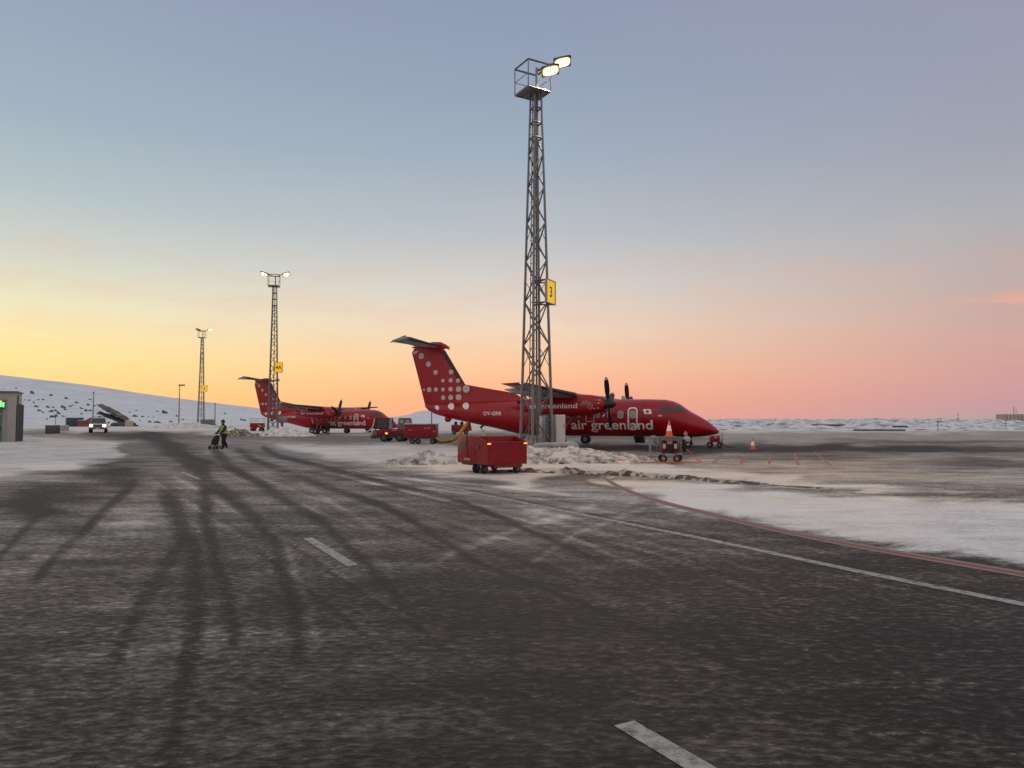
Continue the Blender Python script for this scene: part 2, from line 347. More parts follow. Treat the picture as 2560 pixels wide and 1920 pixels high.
    for p, w in (([(341, 1205), (260, 1280), (174, 1367), (100, 1450)], 15), ([(515, 1170), (521, 1303), (550, 1407), (579, 1488), (600, 1600)], 24), ([(422, 1234), (457, 1309), (492, 1384), (503, 1523), (470, 1700), (440, 1920)], 34),
                 ([(505, 1190), (613, 1268), (683, 1338), (712, 1419), (735, 1500), (760, 1640)], 22), ([(545, 1128), (580, 1165), (665, 1216), (810, 1303), (930, 1410), (1050, 1560)], 16), ([(110, 1280), (35, 1367), (-60, 1460)], 12),
                 ([(457, 1361), (405, 1442), (370, 1500), (300, 1640)], 24), ([(600, 1125), (640, 1150), (760, 1195), (960, 1260), (1180, 1390)], 8), ([(660, 1118), (700, 1140), (900, 1190), (1150, 1250), (1500, 1400)], 6), ([(375, 1088), (420, 1110), (480, 1150), (520, 1200)], 22),
                 ):
        track = np.maximum(track, line(p, w))
    for p, w, am in (([(857, 1187), (1060, 1200), (1280, 1218), (1420, 1236)], 3.5, .22), ([(752, 1205), (868, 1274), (960, 1330)], 7, .12), ([(1100, 1392), (1280, 1326), (1482, 1262)], 9, .15), ([(1330, 1404), (1440, 1330), (1604, 1268)], 10, .14), ([(1367, 1315), (1500, 1372), (1673, 1436)], 5, .2),
                     ([(1290, 1290), (1480, 1330), (1700, 1400), (1900, 1480)], 5, .12), ([(720, 1370), (770, 1480), (800, 1600)], 16, .14), ([(1000, 1220), (1200, 1262), (1360, 1320)], 6, .14), ([(780, 1215), (1000, 1290), (1150, 1370)], 6, .1), ([(900, 1205), (1180, 1232)], 3, .2)):
        snow += am * line(p, w)
    snow *= 1 - np.clip(.60 * track, 0, .8) * (V0 > 1085) * (.95 + .6 * vfbm(lx * .8, ly * .8, 44))
    # fan of faint wheel lines along the roadway
    LA = [(560, 1122), (872, 1176), (1280, 1251), (1801, 1355), (2560, 1511)]; LB = [(380, 1130), (470, 1190), (769, 1345), (1100, 1540), (1560, 1810)]; rl = random.Random(12)
    for q in range(46):
        f = rl.uniform(-.12, 1.25); p = [(a[0] + (b[0] - a[0]) * f, a[1] + (b[1] - a[1]) * f) for a, b in zip(LA, LB)]
        i0 = rl.randint(0, 2); p = p[i0:i0 + rl.randint(2, 4)]
        if len(p) > 1: snow += rl.choice((-.14, -.1, .09, .13)) * line(p, rl.uniform(2, 6)) * (.8 + .9 * vfbm(lx * .5, ly * .5, 60 + q))
    # worn darker foreground on the right
    snow -= .08 * smoothstep(1250, 1450, V) * smoothstep(700, 1200, U)
    snow = snow + .07 * vfbm(lx * .35, ly * .35, 21) * smoothstep(1090, 1130, V) + .08 * vfbm(lx * .9, ly * .45, 33)
    snow = np.clip(snow, 0, 1); lamp_warm = np.clip(blob(1600, 1180, 500, 40) * 1.0 + .55 * smoothstep(500, 1500, U) * smoothstep(1260, 1150, V), 0, 1)  # floodlight warmth around the mast, painted as a ground tint mask
    Z = ground_z(X, Y) 
    Z = np.where(Y > 130, Z - .0 * Y, Z)
    verts = np.stack([X, Y, Z], -1).reshape(-1, 3); idx = np.arange(n * k).reshape(n, k)
    faces = np.stack([idx[:-1, :-1], idx[:-1, 1:], idx[1:, 1:], idx[1:, :-1]], -1).reshape(-1, 4)
    me = bpy.data.meshes.new('ground'); me.from_pydata(verts.tolist(), [], faces.tolist())
    for nm, arr in (('snow_cover', snow), ('tyre_wear', track), ('grit_lamplight', lamp_warm)):
        at_ = me.attributes.new(nm, 'FLOAT', 'POINT'); at_.data.foreach_set('value', arr.reshape(-1).astype(np.float32))
    m = bpy.data.materials.new('frosty_apron'); m.use_nodes = True; nt = m.node_tree; N = nt.nodes; L = nt.links; p = N['Principled BSDF']
    def A(nm): a = N.new('ShaderNodeAttribute'); a.attribute_name = nm; return a.outputs['Fac']
    tc = N.new('ShaderNodeTexCoord')
    def noise(sx, sy, sz, detail, rough=.6, rot=0):
        mp = N.new('ShaderNodeMapping'); mp.inputs['Scale'].default_value = (sx, sy, sz); mp.inputs['Rotation'].default_value = (0, 0, rot); L.new(tc.outputs['Object'], mp.inputs[0])
        t = N.new('ShaderNodeTexNoise'); t.inputs['Scale'].default_value = 1; t.inputs['Detail'].default_value = detail; t.inputs['Roughness'].default_value = rough; L.new(mp.outputs[0], t.inputs[0]); return t.outputs[0]
    def M(op, a, b, clamp=False):
        x = N.new('ShaderNodeMath'); x.operation = op; x.use_clamp = clamp
        for i, v in enumerate((a, b)):
            if isinstance(v, (int, float)): x.inputs[i].default_value = v
            else: L.new(v, x.inputs[i])
        return x.outputs[0]
    def rng(v, a, b, c=0, d=1):
        x = N.new('ShaderNodeMapRange'); x.interpolation_type = 'SMOOTHSTEP'
        for i, q in zip((1, 2, 3, 4), (a, b, c, d)): x.inputs[i].default_value = q
        L.new(v, x.inputs[0]); return x.outputs[0]
    def mix(f, a, b):
        x = N.new('ShaderNodeMix'); x.data_type = 'RGBA'
        for i, v in ((0, f), (6, a), (7, b)):
            if isinstance(v, tuple): x.inputs[i].default_value = (*v, 1)
            elif isinstance(v, float): x.inputs[i].default_value = v
            else: L.new(v, x.inputs[i])
        return x.outputs[2]
    big = noise(.13, .13, 1, 5); streak = noise(.22, .9, 1, 7, .68, R(8)); fine = noise(2.2, 11, 1, 5, .7, R(9)); gl = noise(9, 16, 1, 3, .65, R(-40)); gr_ = noise(9, 16, 1, 3, .65, R(38)); sepx = N.new('ShaderNodeSeparateXYZ'); L.new(tc.outputs['Object'], sepx.inputs[0]); gm_ = N.new('ShaderNodeMix'); L.new(rng(M('ADD', sepx.outputs[0], M('MULTIPLY', big, 3)), -1.5, 4.5), gm_.inputs[0]); L.new(gl, gm_.inputs[2]); L.new(gr_, gm_.inputs[3]); grit_lamplight = gm_.outputs[0]; speck = noise(18, 34, 1, 2, .6, R(20)); med = noise(.9, 2.2, 1, 6, .65, R(6))
    cov = A('snow_cover')
    c_ = lambda v, w: M('MULTIPLY', M('SUBTRACT', v, .5), w)
    pert = M('ADD', c_(streak, .5), c_(med, .42)); pert2 = M('ADD', M('ADD', c_(fine, .45), c_(grit_lamplight, 1.45)), M('MULTIPLY', rng(speck, .60, .74), .26))
    amp = M('ADD', .52, M('MULTIPLY', M('MULTIPLY', cov, M('SUBTRACT', 1.05, cov)), 3.4))
    k_ = M('ADD', M('ADD', cov, M('MULTIPLY', pert, amp)), M('MULTIPLY', pert2, M('SUBTRACT', 1.1, M('MULTIPLY', cov, .75))), True)
    rp = N.new('ShaderNodeValToRGB'); cr = rp.color_ramp
    for i, (q, c4) in enumerate(((0, (.013, .0115, .0105)), (.16, (.031, .0275, .025)), (.36, (.090, .083, .076)), (.56, (.22, .208, .20)), (.75, (.47, .455, .445)), (1, (.80, .795, .79)))):
        e = cr.elements[i] if i < 2 else cr.elements.new(q)
        e.position = q; e.color = (*c4, 1)
    cr.elements[1].position = .18 if cr.elements[1].color[0] < .1 else cr.elements[1].position
    L.new(k_, rp.inputs[0]); col = rp.outputs[0]
    tint = mix(rng(big, .35, .65), (.99, .985, 1.0), (1.09, 1.0, .90))
    tm = N.new('ShaderNodeMix'); tm.data_type = 'RGBA'; tm.blend_type = 'MULTIPLY'; tm.inputs[0].default_value = 1; L.new(col, tm.inputs[6]); L.new(tint, tm.inputs[7]); col = tm.outputs[2]
    gm = N.new('ShaderNodeMix'); gm.data_type = 'RGBA'; gm.blend_type = 'MULTIPLY'; L.new(M('MULTIPLY', A('grit_lamplight'), rng(med, .3, .65, .3, 1.0)), gm.inputs[0]); L.new(col, gm.inputs[6]); gm.inputs[7].default_value = (.91, .82, .74, 1); col = gm.outputs[2]  # painted floodlight warmth multiplied into the ground colour
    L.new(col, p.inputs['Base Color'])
    L.new(M('ADD', .62, M('MULTIPLY', k_, .25), True), p.inputs['Roughness']); p.inputs['Specular IOR Level'].default_value = .16
    bp = N.new('ShaderNodeBump'); bp.inputs['Strength'].default_value = .5; bp.inputs['Distance'].default_value = .03
    L.new(M('ADD', M('MULTIPLY', k_, .8), M('MULTIPLY', grit_lamplight, .45)), bp.inputs['Height']); L.new(bp.outputs[0], p.inputs['Normal'])
    me.materials.append(m); me.polygons.foreach_set('use_smooth', [True] * len(me.polygons))
    o = bpy.data.objects.new('ground', me); C.objects.link(o); tag(o, kind='structure')
build_ground()

# ---- painted markings, sheets 4 mm above the ground
def worn_paint(name, col, wear, base=(.085, .08, .078)):
    m = bpy.data.materials.new(name); m.use_nodes = True; nt = m.node_tree; N = nt.nodes; L = nt.links; p = N['Principled BSDF']; p.inputs['Roughness'].default_value = .75; p.inputs['Specular IOR Level'].default_value = .25
    tc = N.new('ShaderNodeTexCoord'); n = N.new('ShaderNodeTexNoise'); n.inputs['Scale'].default_value = 9; n.inputs['Detail'].default_value = 9; n.inputs['Roughness'].default_value = .75; L.new(tc.outputs['Object'], n.inputs[0])
    r = N.new('ShaderNodeMapRange'); r.inputs[1].default_value = wear; r.inputs[2].default_value = wear + .22; L.new(n.outputs[0], r.inputs[0])
    x = N.new('ShaderNodeMix'); x.data_type = 'RGBA'; x.inputs[6].default_value = (*base, 1); x.inputs[7].default_value = (*col, 1); L.new(r.outputs[0], x.inputs[0]); L.new(x.outputs[2], p.inputs['Base Color']); return m
LINEW = worn_paint('worn_white_line_paint', (.46, .45, .43), .36); DASHW = worn_paint('white_dash_paint', (.42, .41, .385), .33)
LINER = worn_paint('worn_red_line_paint', (.42, .20, .19), .44, (.24, .19, .185)); LINER2 = worn_paint('red_line_core_paint', (.34, .08, .08), .34, (.24, .17, .165)); REDD = worn_paint('red_dash_paint', (.45, .11, .10), .40, (.22, .19, .18))
def resample(pts, step):
    out = [pts[0]]
    for a, b in zip(pts[:-1], pts[1:]):
        n = max(1, int((b - a).length / step)); out += [a.lerp(b, k / n) for k in range(1, n + 1)]
    return out
def smooth_path(pts, it=2):
    for _ in range(it):
        q = [pts[0]]
        for a, b in zip(pts[:-1], pts[1:]): q += [a.lerp(b, .25), a.lerp(b, .75)]
        pts = q + [pts[-1]]
    return pts
def strip(name, pts, w, m, z, taper=False):
    mb = MB(); k = len(pts); vs = []
    for i, p in enumerate(pts):
        d = (pts[min(i + 1, k - 1)] - pts[max(i - 1, 0)]); d.z = 0; d.normalize(); n = Vector((-d.y, d.x, 0)) * w / 2 * (min(1, .25 + 1.7 * i / k) if taper else 1)
        vs += [(p.x + n.x, p.y + n.y, z), (p.x - n.x, p.y - n.y, z)]
    mb.add(vs, [(2 * i, 2 * i + 1, 2 * i + 3, 2 * i + 2) for i in range(k - 1)])
    return tag(mb.build(name, m, smooth=0), kind='structure')
P = lambda l: [G(*q) for q in l]
strip('white_edge_line', smooth_path(P([(872, 1175), (984, 1193), (1280, 1251), (1535, 1303), (1801, 1355), (2148, 1430), (2560, 1511), (3000, 1600), (4200, 1843)])), .17, LINEW, .004)
redp = smooth_path(P([(1500, 1186), (1530, 1208), (1570, 1228), (1656, 1257), (1801, 1291), (1917, 1320), (2148, 1367), (2560, 1436), (3000, 1512), (4200, 1719)]))
strip('red_stand_line', redp, .36, LINER, .004, True); strip('red_stand_line_core', redp, .08, LINER2, .008, True)
dl = [(G(769, 1345), G(881, 1414)), (G(1560, 1809), G(1560, 1809) + (G(1749, 1920) - G(1560, 1809)) * 2.2), (G(455, 1180), G(498, 1198))]
for i, (a, b) in enumerate(dl): strip('white_lane_dash', [a, b], (.15, .15, .13)[i], DASHW, .004)
for a, b in (((1927, 1136), (1923, 1160)), ((1985, 1132), (1996, 1163)), ((2036, 1130), (2077, 1164)), ((1866, 1138), (1853, 1160)), ((1806, 1137), (1782, 1158))): strip('red_stand_dash', [G(*a), G(*b)], .13, REDD, .004)

# ---- hills
def terrain(name, xs, ys, fn, m):
    mb = MB(); n = len(xs)
    mb.add([(x, y, fn(x, y)) for y in ys for x in xs], [(j * n + i, j * n + i + 1, (j + 1) * n + i + 1, (j + 1) * n + i) for j in range(len(ys) - 1) for i in range(n - 1)])
    return tag(mb.build(name, m, smooth=180), kind='structure')
RX = [-900, (-300 - 1280) * .3245, (0 - 1280) * .3245, (210 - 1280) * .3245, (420 - 1280) * .3245, (660 - 1280) * .3245, (830 - 1280) * .3245, (960 - 1280) * .3245, 0, 200]
RZ = [(1052 - v) * .3245 + 1.8 for v in (905, 912, 937, 962, 993, 1022, 1036, 1042, 1049, 1060)]
def hill(x, y):
    r = float(np.interp(x, RX, RZ)); t = max(0, min(1, (y - 185) / 415)); t = t ** 1.15
    return -.3 + (r + .3) * t + (fbm(x * .014, y * .014, 3) * 1.2 + fbm(x * .09, y * .09, 5) * .12) * min(1, t * 5) * (1 if t < .95 else .35) - max(0, y - 600) * .05
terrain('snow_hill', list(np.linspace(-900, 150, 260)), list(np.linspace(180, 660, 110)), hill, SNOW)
def on_hill(u, v):
    y = 185
    while y < 600:
        p = at(u, v, y)
        if hill(p.x, y) >= p.z: return Vector((p.x, y, hill(p.x, y)))
        y += 2
    return at(u, v, 600)
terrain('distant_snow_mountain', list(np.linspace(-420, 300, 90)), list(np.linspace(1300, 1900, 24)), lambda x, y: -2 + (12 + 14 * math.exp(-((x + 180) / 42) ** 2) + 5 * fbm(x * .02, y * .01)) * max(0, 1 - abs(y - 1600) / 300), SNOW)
def field(x, y):
    e = min(1, max(0, (y - 122) / 60)); q = min(1, max(0, (x - 14 - (y - 122) * .12) / 8))
    return -.25 + e * q * (.7 + .0052 * (y - 122) + 1.25 * abs(fbm(x * .05, y * .05, 9)) + .75 * fbm(x * .16, y * .16, 2) + .55 * fbm(x * .45, y * .45, 4))
terrain('snow_field', list(np.linspace(12, 330, 330)), list(np.linspace(122, 380, 130)), field, FIELD)
def sand_row(x, y): return 0

# ================================================================== AIRCRAFT
FST = [  # station, top, bottom, half width
    (0, 1.08, 1.0, .04), (.15, 1.24, .90, .2), (.45, 1.52, .82, .42), (.73, 1.76, .76, .58), (1.32, 2.13, .69, .85), (1.91, 2.45, .64, 1.05), (2.3, 2.74, .64, 1.13), (2.63, 2.98, .65, 1.2), (3.11, 3.2, .66, 1.27), (3.72, 3.32, .67, 1.31),
    (4.95, 3.36, .68, 1.345), (9, 3.36, .68, 1.345), (13.2, 3.36, .69, 1.345), (14.65, 3.36, .8, 1.32), (16.47, 3.33, 1.22, 1.12), (18.6, 3.27, 1.64, .86), (20.5, 3.2, 2.02, .58), (21.6, 3.15, 2.32, .38), (22.3, 3.1, 2.66, .2), (22.52, 3.04, 2.92, .05)]
_S = [f[0] for f in FST]
def fprof(st): return [float(np.interp(st, _S, [f[k] for f in FST])) for k in (1, 2, 3)]
def fy(st, z, off=.012):
    t, b, w = fprof(st); zc, hh = (t + b) / 2, (t - b) / 2; q = min(.9999, abs(z - zc) / hh); return w * (1 - q ** 2.15) ** (1 / 2.15) + off
FIN = [(3.1, 18.55, 22.55, .15), (4.55, 19.05, 22.95, .14), (7.25, 20.75, 23.72, .09), (7.74, 21.15, 23.45, .06)]      # z, leading, trailing, half thickness
def finy(st, z, off=.02):
    le, te, th = [float(np.interp(z, [f[0] for f in FIN], [f[k] for f in FIN])) for k in (1, 2, 3)]
    q = (st - le) / (te - le); q = max(0, min(1, q)); return th * airf(q) + off
def airf(q): return 2.6 * (.2969 * math.sqrt(q) - .126 * q - .3516 * q * q + .2843 * q ** 3 - .1036 * q ** 4) / .26
def foil_ring(le, te, y, z, th, lean=0, n=12, vert=False):
    pts = []
    qs = [(1 - math.cos(math.pi * k / n)) / 2 for k in range(n + 1)]
    for q in qs: pts.append((le + (te - le) * q, th * airf(q)))
    low = [(le + (te - le) * q, -th * airf(q)) for q in reversed(qs[1:-1])]
    return [((x, t, z) if vert else (x, y, z + t)) for x, t in pts + low]
A_H = R(18.5)
def make_aircraft():
    root = thing('aircraft', 'red twin propeller airliner with white dots on its tail, nearest, behind the tall mast', 'airplane', group=None)
    n = 40; rings = []
    sts = sorted(set(list(np.linspace(0, .4, 8) ** 1.0) + list(np.linspace(.4, 5, 30)) + list(np.linspace(5, 22.52, 60))))
    for st in sts:
        t, b, w = fprof(st); zc, hh = (t + b) / 2, (t - b) / 2; rg = []
        for j in range(n):
            a = 2 * math.pi * j / n; c, s = math.cos(a), math.sin(a); e = 2 / 2.15
            rg.append((st, w * math.copysign(abs(c) ** e, c), zc + hh * math.copysign(abs(s) ** e, s)))
        rings.append(rg)
    mb = MB().loft(rings)
    def skin_patch(m_, vs, fs, side=1, off=.012, step=.16, mi=0, f=fy):     # vs in (station, z)
        vs, fs = slice_patch(vs, fs, step); m_.add([(v.x, side * f(v.x, v.y, off), v.y) for v in vs], fs, mi)
    # white dots and tail spots on the rear fuselage, part of its livery
    for st, z, r in ((21.30, 2.83, .19), (20.06, 2.93, .27), (18.77, 2.95, .27)):
        vs = disc(st, z, r); skin_patch(mb, [Vector((v.x + (v.y - z) * .35, v.y, 0)) for v in vs], [tuple(range(20))], mi=1, step=.12)
    # door outline, exit outline, panel lines
    skin_patch(mb, *ring_patch(rrect(5.47, 1.13, 6.17, 2.76, .26), rrect(5.57, 1.23, 6.07, 2.66, .18)), mi=1)
    skin_patch(mb, *ring_patch(rrect(8.55, 1.72, 9.2, 2.35, .06), rrect(8.61, 1.78, 9.14, 2.29, .03)), mi=2)
    flag = rrect(4.45, 2.28, 4.98, 2.62, .02); skin_patch(mb, [Vector((v.x + (v.y - 2.28) * .35, v.y, 0)) for v in flag], [tuple(range(len(flag)))], mi=1)
    fd = disc(4.78, 2.45, .1); skin_patch(mb, fd, [tuple(range(20))], mi=0, off=.02)
    for st in (3.98,): skin_patch(mb, rrect(st - .2, 2.1, st + .06, 2.22, .03), [tuple(range(24))], mi=2)
    for st in (3.35, 5.1, 7.7, 10.7, 13.2, 15.1, 17.6, 19.6):
        t_, b_, w_ = fprof(st); skin_patch(mb, [Vector((st - .014, b_ + .12, 0)), Vector((st + .014, b_ + .12, 0)), Vector((st + .014, t_ - .12, 0)), Vector((st - .014, t_ - .12, 0))], [(0, 1, 2, 3)], mi=3, off=.006)
    body = mb.build('fuselage', [RED, WHITE, DULLWHITE, mat('panel_seam', (.10, .004, .007), .5)], root, smooth=40)
    # cabin windows
    for st in [4.15 + 0] * 0 + [5.81, 6.67, 7.5, 8.3, 9.7, 10.5, 11.3, 12.1]:
        w = MB(); skin_patch(w, rrect(st - .17, 2.0, st + .17, 2.48, .14), [tuple(range(24))], off=.02)
        r = MB(); o = w.build('window', WINGLASS, root, smooth=180)
        skin_patch(r, *ring_patch(rrect(st - .2, 1.97, st + .2, 2.51, .16), rrect(st - .16, 2.01, st + .16, 2.47, .13)), off=.026); r.build('window_frame', DULLWHITE if st < 7 else RED, o, smooth=180)
    # cockpit glazing
    for side in (1, -1):
        for q in ([(3.98, 2.72), (3.98, 2.54), (3.88, 2.42), (3.3, 2.42), (3.3, 2.80), (3.75, 2.79)], [(3.24, 2.42), (2.86, 2.42), (2.86, 2.83), (3.24, 2.81)], [(2.80, 2.42), (2.12, 2.43), (2.30, 2.60), (2.50, 2.80), (2.66, 2.90), (2.80, 2.84)]):
            w = MB(); skin_patch(w, [Vector((a, b, 0)) for a, b in q], [tuple(range(len(q)))], side, .018, .08); w.build('cockpit_window', GLASS, root, smooth=180)
    # lettering
    def letters(txt, st0, st1, z, hgt, f=fy, off=.016, parent=root, m=WHITE, bold=.0):
        vs, fs = text_mesh(txt, 1, bold=bold); x0 = min(v.x for v in vs); x1 = max(v.x for v in vs); s_ = (st0 - st1) / (x1 - x0); top = max(v.y for v in vs if True)
        sy = hgt / top; w = MB(); skin_patch(w, [Vector((st0 - (v.x - x0) * s_, z + v.y * sy, 0)) for v in vs], fs, 1, off, .12, f=f)
        return w.build('lettering', m, parent, smooth=0)
    letters('air greenland', 10.31, 4.42, 1.20, .66, bold=.018)
    letters('OY-GRR', 17.2, 15.66, 2.22, .27, bold=.02)
    # dorsal fillet + fin
    mb = MB(); rr = []
    for st, top in ((14.2, 3.42), (15.07, 3.93), (17.19, 4.29), (19.0, 4.62), (19.7, 4.75)):
        th = .06 + .03 * (st - 14) / 5; base = fprof(st)[0] - .3
        rr.append([(st, -th * 2.2, base), (st, -th, (base + top) / 2), (st, -th * .7, top - .05), (st, 0, top), (st, th * .7, top - .05), (st, th, (base + top) / 2), (st, th * 2.2, base)])
    mb.loft(rr); mb.build('dorsal_fin', RED, root, smooth=40)
    mb = MB().loft([foil_ring(le, te, 0, z, th, vert=True, n=16) for z, le, te, th in ([(2.9, 18.5, 22.4, .15)] + FIN)])
    def fin_patch(vs, fs, mi, off=.02):
        vs, fs = slice_patch(vs, fs, .2)
        for sd in (1, -1): mb.add([(v.x, sd * finy(v.x, v.y, off), v.y) for v in vs], fs, mi)
    for st, z, r in ((22.85, 6.97, .24), (22.22, 6.3, .22), (21.59, 5.63, .19), (20.25, 5.63, .19), (20.94, 4.96, .15), (20.27, 4.97, .18), (19.66, 4.94, .17), (22.15, 4.27, .2), (21.55, 4.28, .18), (20.93, 4.27, .16), (20.27, 4.28, .19), (19.6, 4.27, .22), (20.91, 3.62, .18), (20.26, 3.63, .21), (19.59, 3.64, .24), (22.62, 4.27, .09)):
        fin_patch(disc(st, z, r), [tuple(range(20))], 1)
    for sd in (1, -1): mb.add([(v.x, sd * .17, v.y) for v in disc(18.95, 4.28, .29)], [tuple(range(20))], 1)
    fin_patch([Vector(q + (0,)) for q in ((23.5, 7.1), (23.62, 7.32), (23.1, 7.42), (23.3, 7.2))], [(0, 1, 2, 3)], 1)
    boot = [Vector((le + o, z, 0)) for z, le, o in ((4.62, 19.05, .0), (7.35, 20.8, .0), (7.35, 20.8, .5), (4.75, 19.12, .42))]
    boot = [Vector((19.09, 4.62, 0)), Vector((20.80, 7.33, 0)), Vector((21.22, 7.33, 0)), Vector((19.52, 4.80, 0))]
    fin_patch(boot, [(0, 1, 2, 3)], 2, .014)
    mb.build('tail_fin', [RED, DULLWHITE, BOOT], root, smooth=30)
    mb = MB(); mb.tube([(23.66, 0, 7.28), (22.52, 0, 3.3)], .035, 6); mb.build('rudder_edge', RED, root)
    # bullet on top and tailplane
    MB().loft([[(st, r * math.cos(2 * math.pi * j / 12), zc + r * 1.1 * math.sin(2 * math.pi * j / 12)) for j in range(12)] for st, r, zc in ((20.6, .03, 7.62), (20.75, .16, 7.66), (21.2, .24, 7.78), (21.9, .22, 7.83), (22.9, .14, 7.75), (23.7, .04, 7.68))]).build('tail_bullet', RED, root)
    for sd in (1, -1):
        mb = MB().loft([foil_ring(21.0, 23.25, 0, 7.72, .11), foil_ring(21.35, 23.35, sd * 1.4, 7.78, .10), [(x, y, z - (x - 22.8) * .2) for x, y, z in foil_ring(22.0, 23.55, sd * 3.75, 7.9, .07)], [(x, y, z - (x - 22.8) * .25) for x, y, z in foil_ring(22.2, 23.6, sd * 3.96, 7.93, .03)]])
        sp = mb.build('tailplane', [GREYW], root, smooth=40)
        MB().loft([foil_ring(20.97, 21.3, sd * .05, 7.72, .085), foil_ring(22.02, 22.24, sd * 3.76, 7.86, .055)]).build('deicing_boot', BOOT, sp)
        MB().prism([(22.15, sd * 3.9, 8.0), (23.6, sd * 3.9, 7.66), (23.4, sd * 3.9, 7.85), (22.35, sd * 3.9, 8.2)], (0, sd * .06, 0)).build('tailplane_tip', GREYW, sp)
    # wings
    WY = [0, 1.3, 4.0, 12.7, 12.95]; WLE = [8.85, 8.85, 9.05, 10.1, 10.6]; WTE = [11.8, 11.8, 11.8, 11.62, 11.6]; WZ = [3.5, 3.5, 3.55, 3.95, 3.97]; WT = [.24, .24, .23, .10, .03]
    for sd in (1, -1):
        mb = MB().loft([foil_ring(a, b, sd * y, z, t, n=14) for y, a, b, z, t in zip(WY, WLE, WTE, WZ, WT)])
        top = []
        wg = mb.build('wing', [GREYW, RED], root, smooth=35)
        for pl in wg.data.polygons:
            if pl.normal.z > .2 and abs(pl.center.y) > .5 or abs(pl.center.y) > 12.2: pl.material_index = 1
        MB().loft([foil_ring(9.08, 9.5, sd * 4.6, 3.575, .15), foil_ring(10.05, 10.3, sd * 12.5, 3.945, .07)]).build('deicing_boot', BOOT, wg)
        for y in (2.3, 6.0, 8.4, 10.8):
            z = float(np.interp(y, WY, WZ)); te = float(np.interp(y, WY, WTE))
            MB().loft([[(st, sd * y + r * .5 * math.cos(2 * math.pi * j / 8), z - .2 + r * math.sin(2 * math.pi * j / 8) + (st - te) * .12) for j in range(8)] for st, r in ((te - 1.3, .02), (te - .8, .14), (te - .1, .15), (te + .45, .03))]).build('flap_fairing', GREYW, wg)
        MB().box((11.75, sd * 7.4, 3.6), (.5, 5.6, .06), ry=R(16)).build('flap', GREYW, wg)
        MB().tube([(10.22, sd * 12.84, 3.97), (10.34, sd * 12.9, 3.97), (10.46, sd * 12.87, 3.97)], [.02, .05, .02], 8).build('wingtip_light', GREENL if sd > 0 else REDS, wg)
        # engine nacelle
        NS = [(7.25, .36, .40, 2.93), (7.4, .46, .52, 2.92), (8.2, .58, .70, 2.88), (9.4, .62, .76, 2.88), (11.0, .62, .74, 2.86), (12.4, .52, .56, 2.86), (13.4, .28, .30, 2.82), (14.05, .05, .06, 2.78)]
        def ny(st, z, off=.012):
            w, h, zc = [float(np.interp(st, [q[0] for q in NS], [q[k] for q in NS])) for k in (1, 2, 3)]; q = min(.999, abs(z - zc) / h); return 3.94 + w * (1 - q ** 2.4) ** (1 / 2.4) + off
        rings = []
        for st in list(np.linspace(7.25, 7.5, 5)) + list(np.linspace(7.6, 14.05, 30)):
            w, h, zc = [float(np.interp(st, [q[0] for q in NS], [q[k] for q in NS])) for k in (1, 2, 3)]
            rings.append([(st, sd * 3.94 + w * math.copysign(abs(math.cos(a)) ** .83, math.cos(a)), zc + h * math.copysign(abs(math.sin(a)) ** .83, math.sin(a))) for a in [2 * math.pi * j / 24 for j in range(24)]])
        mb = MB().loft(rings)
        if sd > 0:
            rnd = random.Random(5)
            for k in range(34):                                         # dotted star burst
                a = R(-35 + 190 * (k % 9) / 8); q = .12 + .085 * (k // 9) + .01 * (k % 3); r = .016 + .007 * (k // 9)
                vs = disc(8.5 - q * 1.25 * math.cos(a), 2.78 + q * .9 * math.sin(a), r, 8); mb.add([(v.x, ny(v.x, v.y, .014), v.y) for v in vs], [tuple(range(8))], 1)
            for st, z in ((7.55, 3.2), (7.6, 3.0), (7.65, 2.66), (7.9, 2.62)):
                vs = rrect(st - .07, z - .03, st + .07, z + .03, .01); mb.add([(v.x, ny(v.x, v.y, .014), v.y) for v in vs], [tuple(range(24))], 1)
        nc = mb.build('engine_nacelle', [RED, DULLWHITE], root, smooth=40)
        MB().loft([[(st, sd * 3.94 + w * math.cos(a), 2.5 + h * math.sin(a)) for a in [2 * math.pi * j / 14 for j in range(14)]] for st, w, h in ((7.3, .26, .13), (7.34, .24, .11), (7.6, .2, .09))]).build('air_intake', BLACK, nc)
        MB().tube([(12.75, sd * 4.12, 3.1), (13.45, sd * 4.2, 3.16)], [.15, .13], 12).build('exhaust', BOOT, nc)
        if sd > 0: letters('air greenland', 12.56, 9.05, 2.66, .34, f=ny, parent=nc, bold=.015)
        # propeller, turned out of the upright as parked
        pr = bpy.data.objects.new('propeller', None); C.objects.link(pr); pr.parent = root; pr.location = (7.02, sd * 3.94, 2.93); pr.empty_display_size = .3
        MB().loft([[(x, r * math.cos(2 * math.pi * j / 16), r * math.sin(2 * math.pi * j / 16)) for j in range(16)] for x, r in ((-.55, .02), (-.5, .1), (-.3, .24), (0, .32), (.22, .33))]).build('spinner', PROP, pr)
        for k in range(4):
            rings = []
            for q, ch, tw in ((.25, .18, 62), (.5, .30, 52), (.9, .42, 42), (1.4, .40, 34), (1.76, .32, 29), (1.98, .12, 26)):
                ca, sa = math.cos(R(90 - tw)), math.sin(R(90 - tw))
                rings.append([(u * ch * .5 * sa * .9 - t * ca, u * ch * .5 * ca + t * sa, q) for u, t in ((-1, 0), (-.3, .03), (.5, .028), (1, 0), (.5, -.012), (-.3, -.012))])
            bl = MB().loft(rings, 0)
            for i, f_ in enumerate(bl.f):
                if sum(bl.v[j][2] for j in f_) / len(f_) > 1.8: bl.m[i] = 1
            b = bl.build('blade', [PROP, DULLWHITE], pr, smooth=40); b.rotation_euler.x = R(90 * k)
        pr.rotation_euler.x = R(-25)
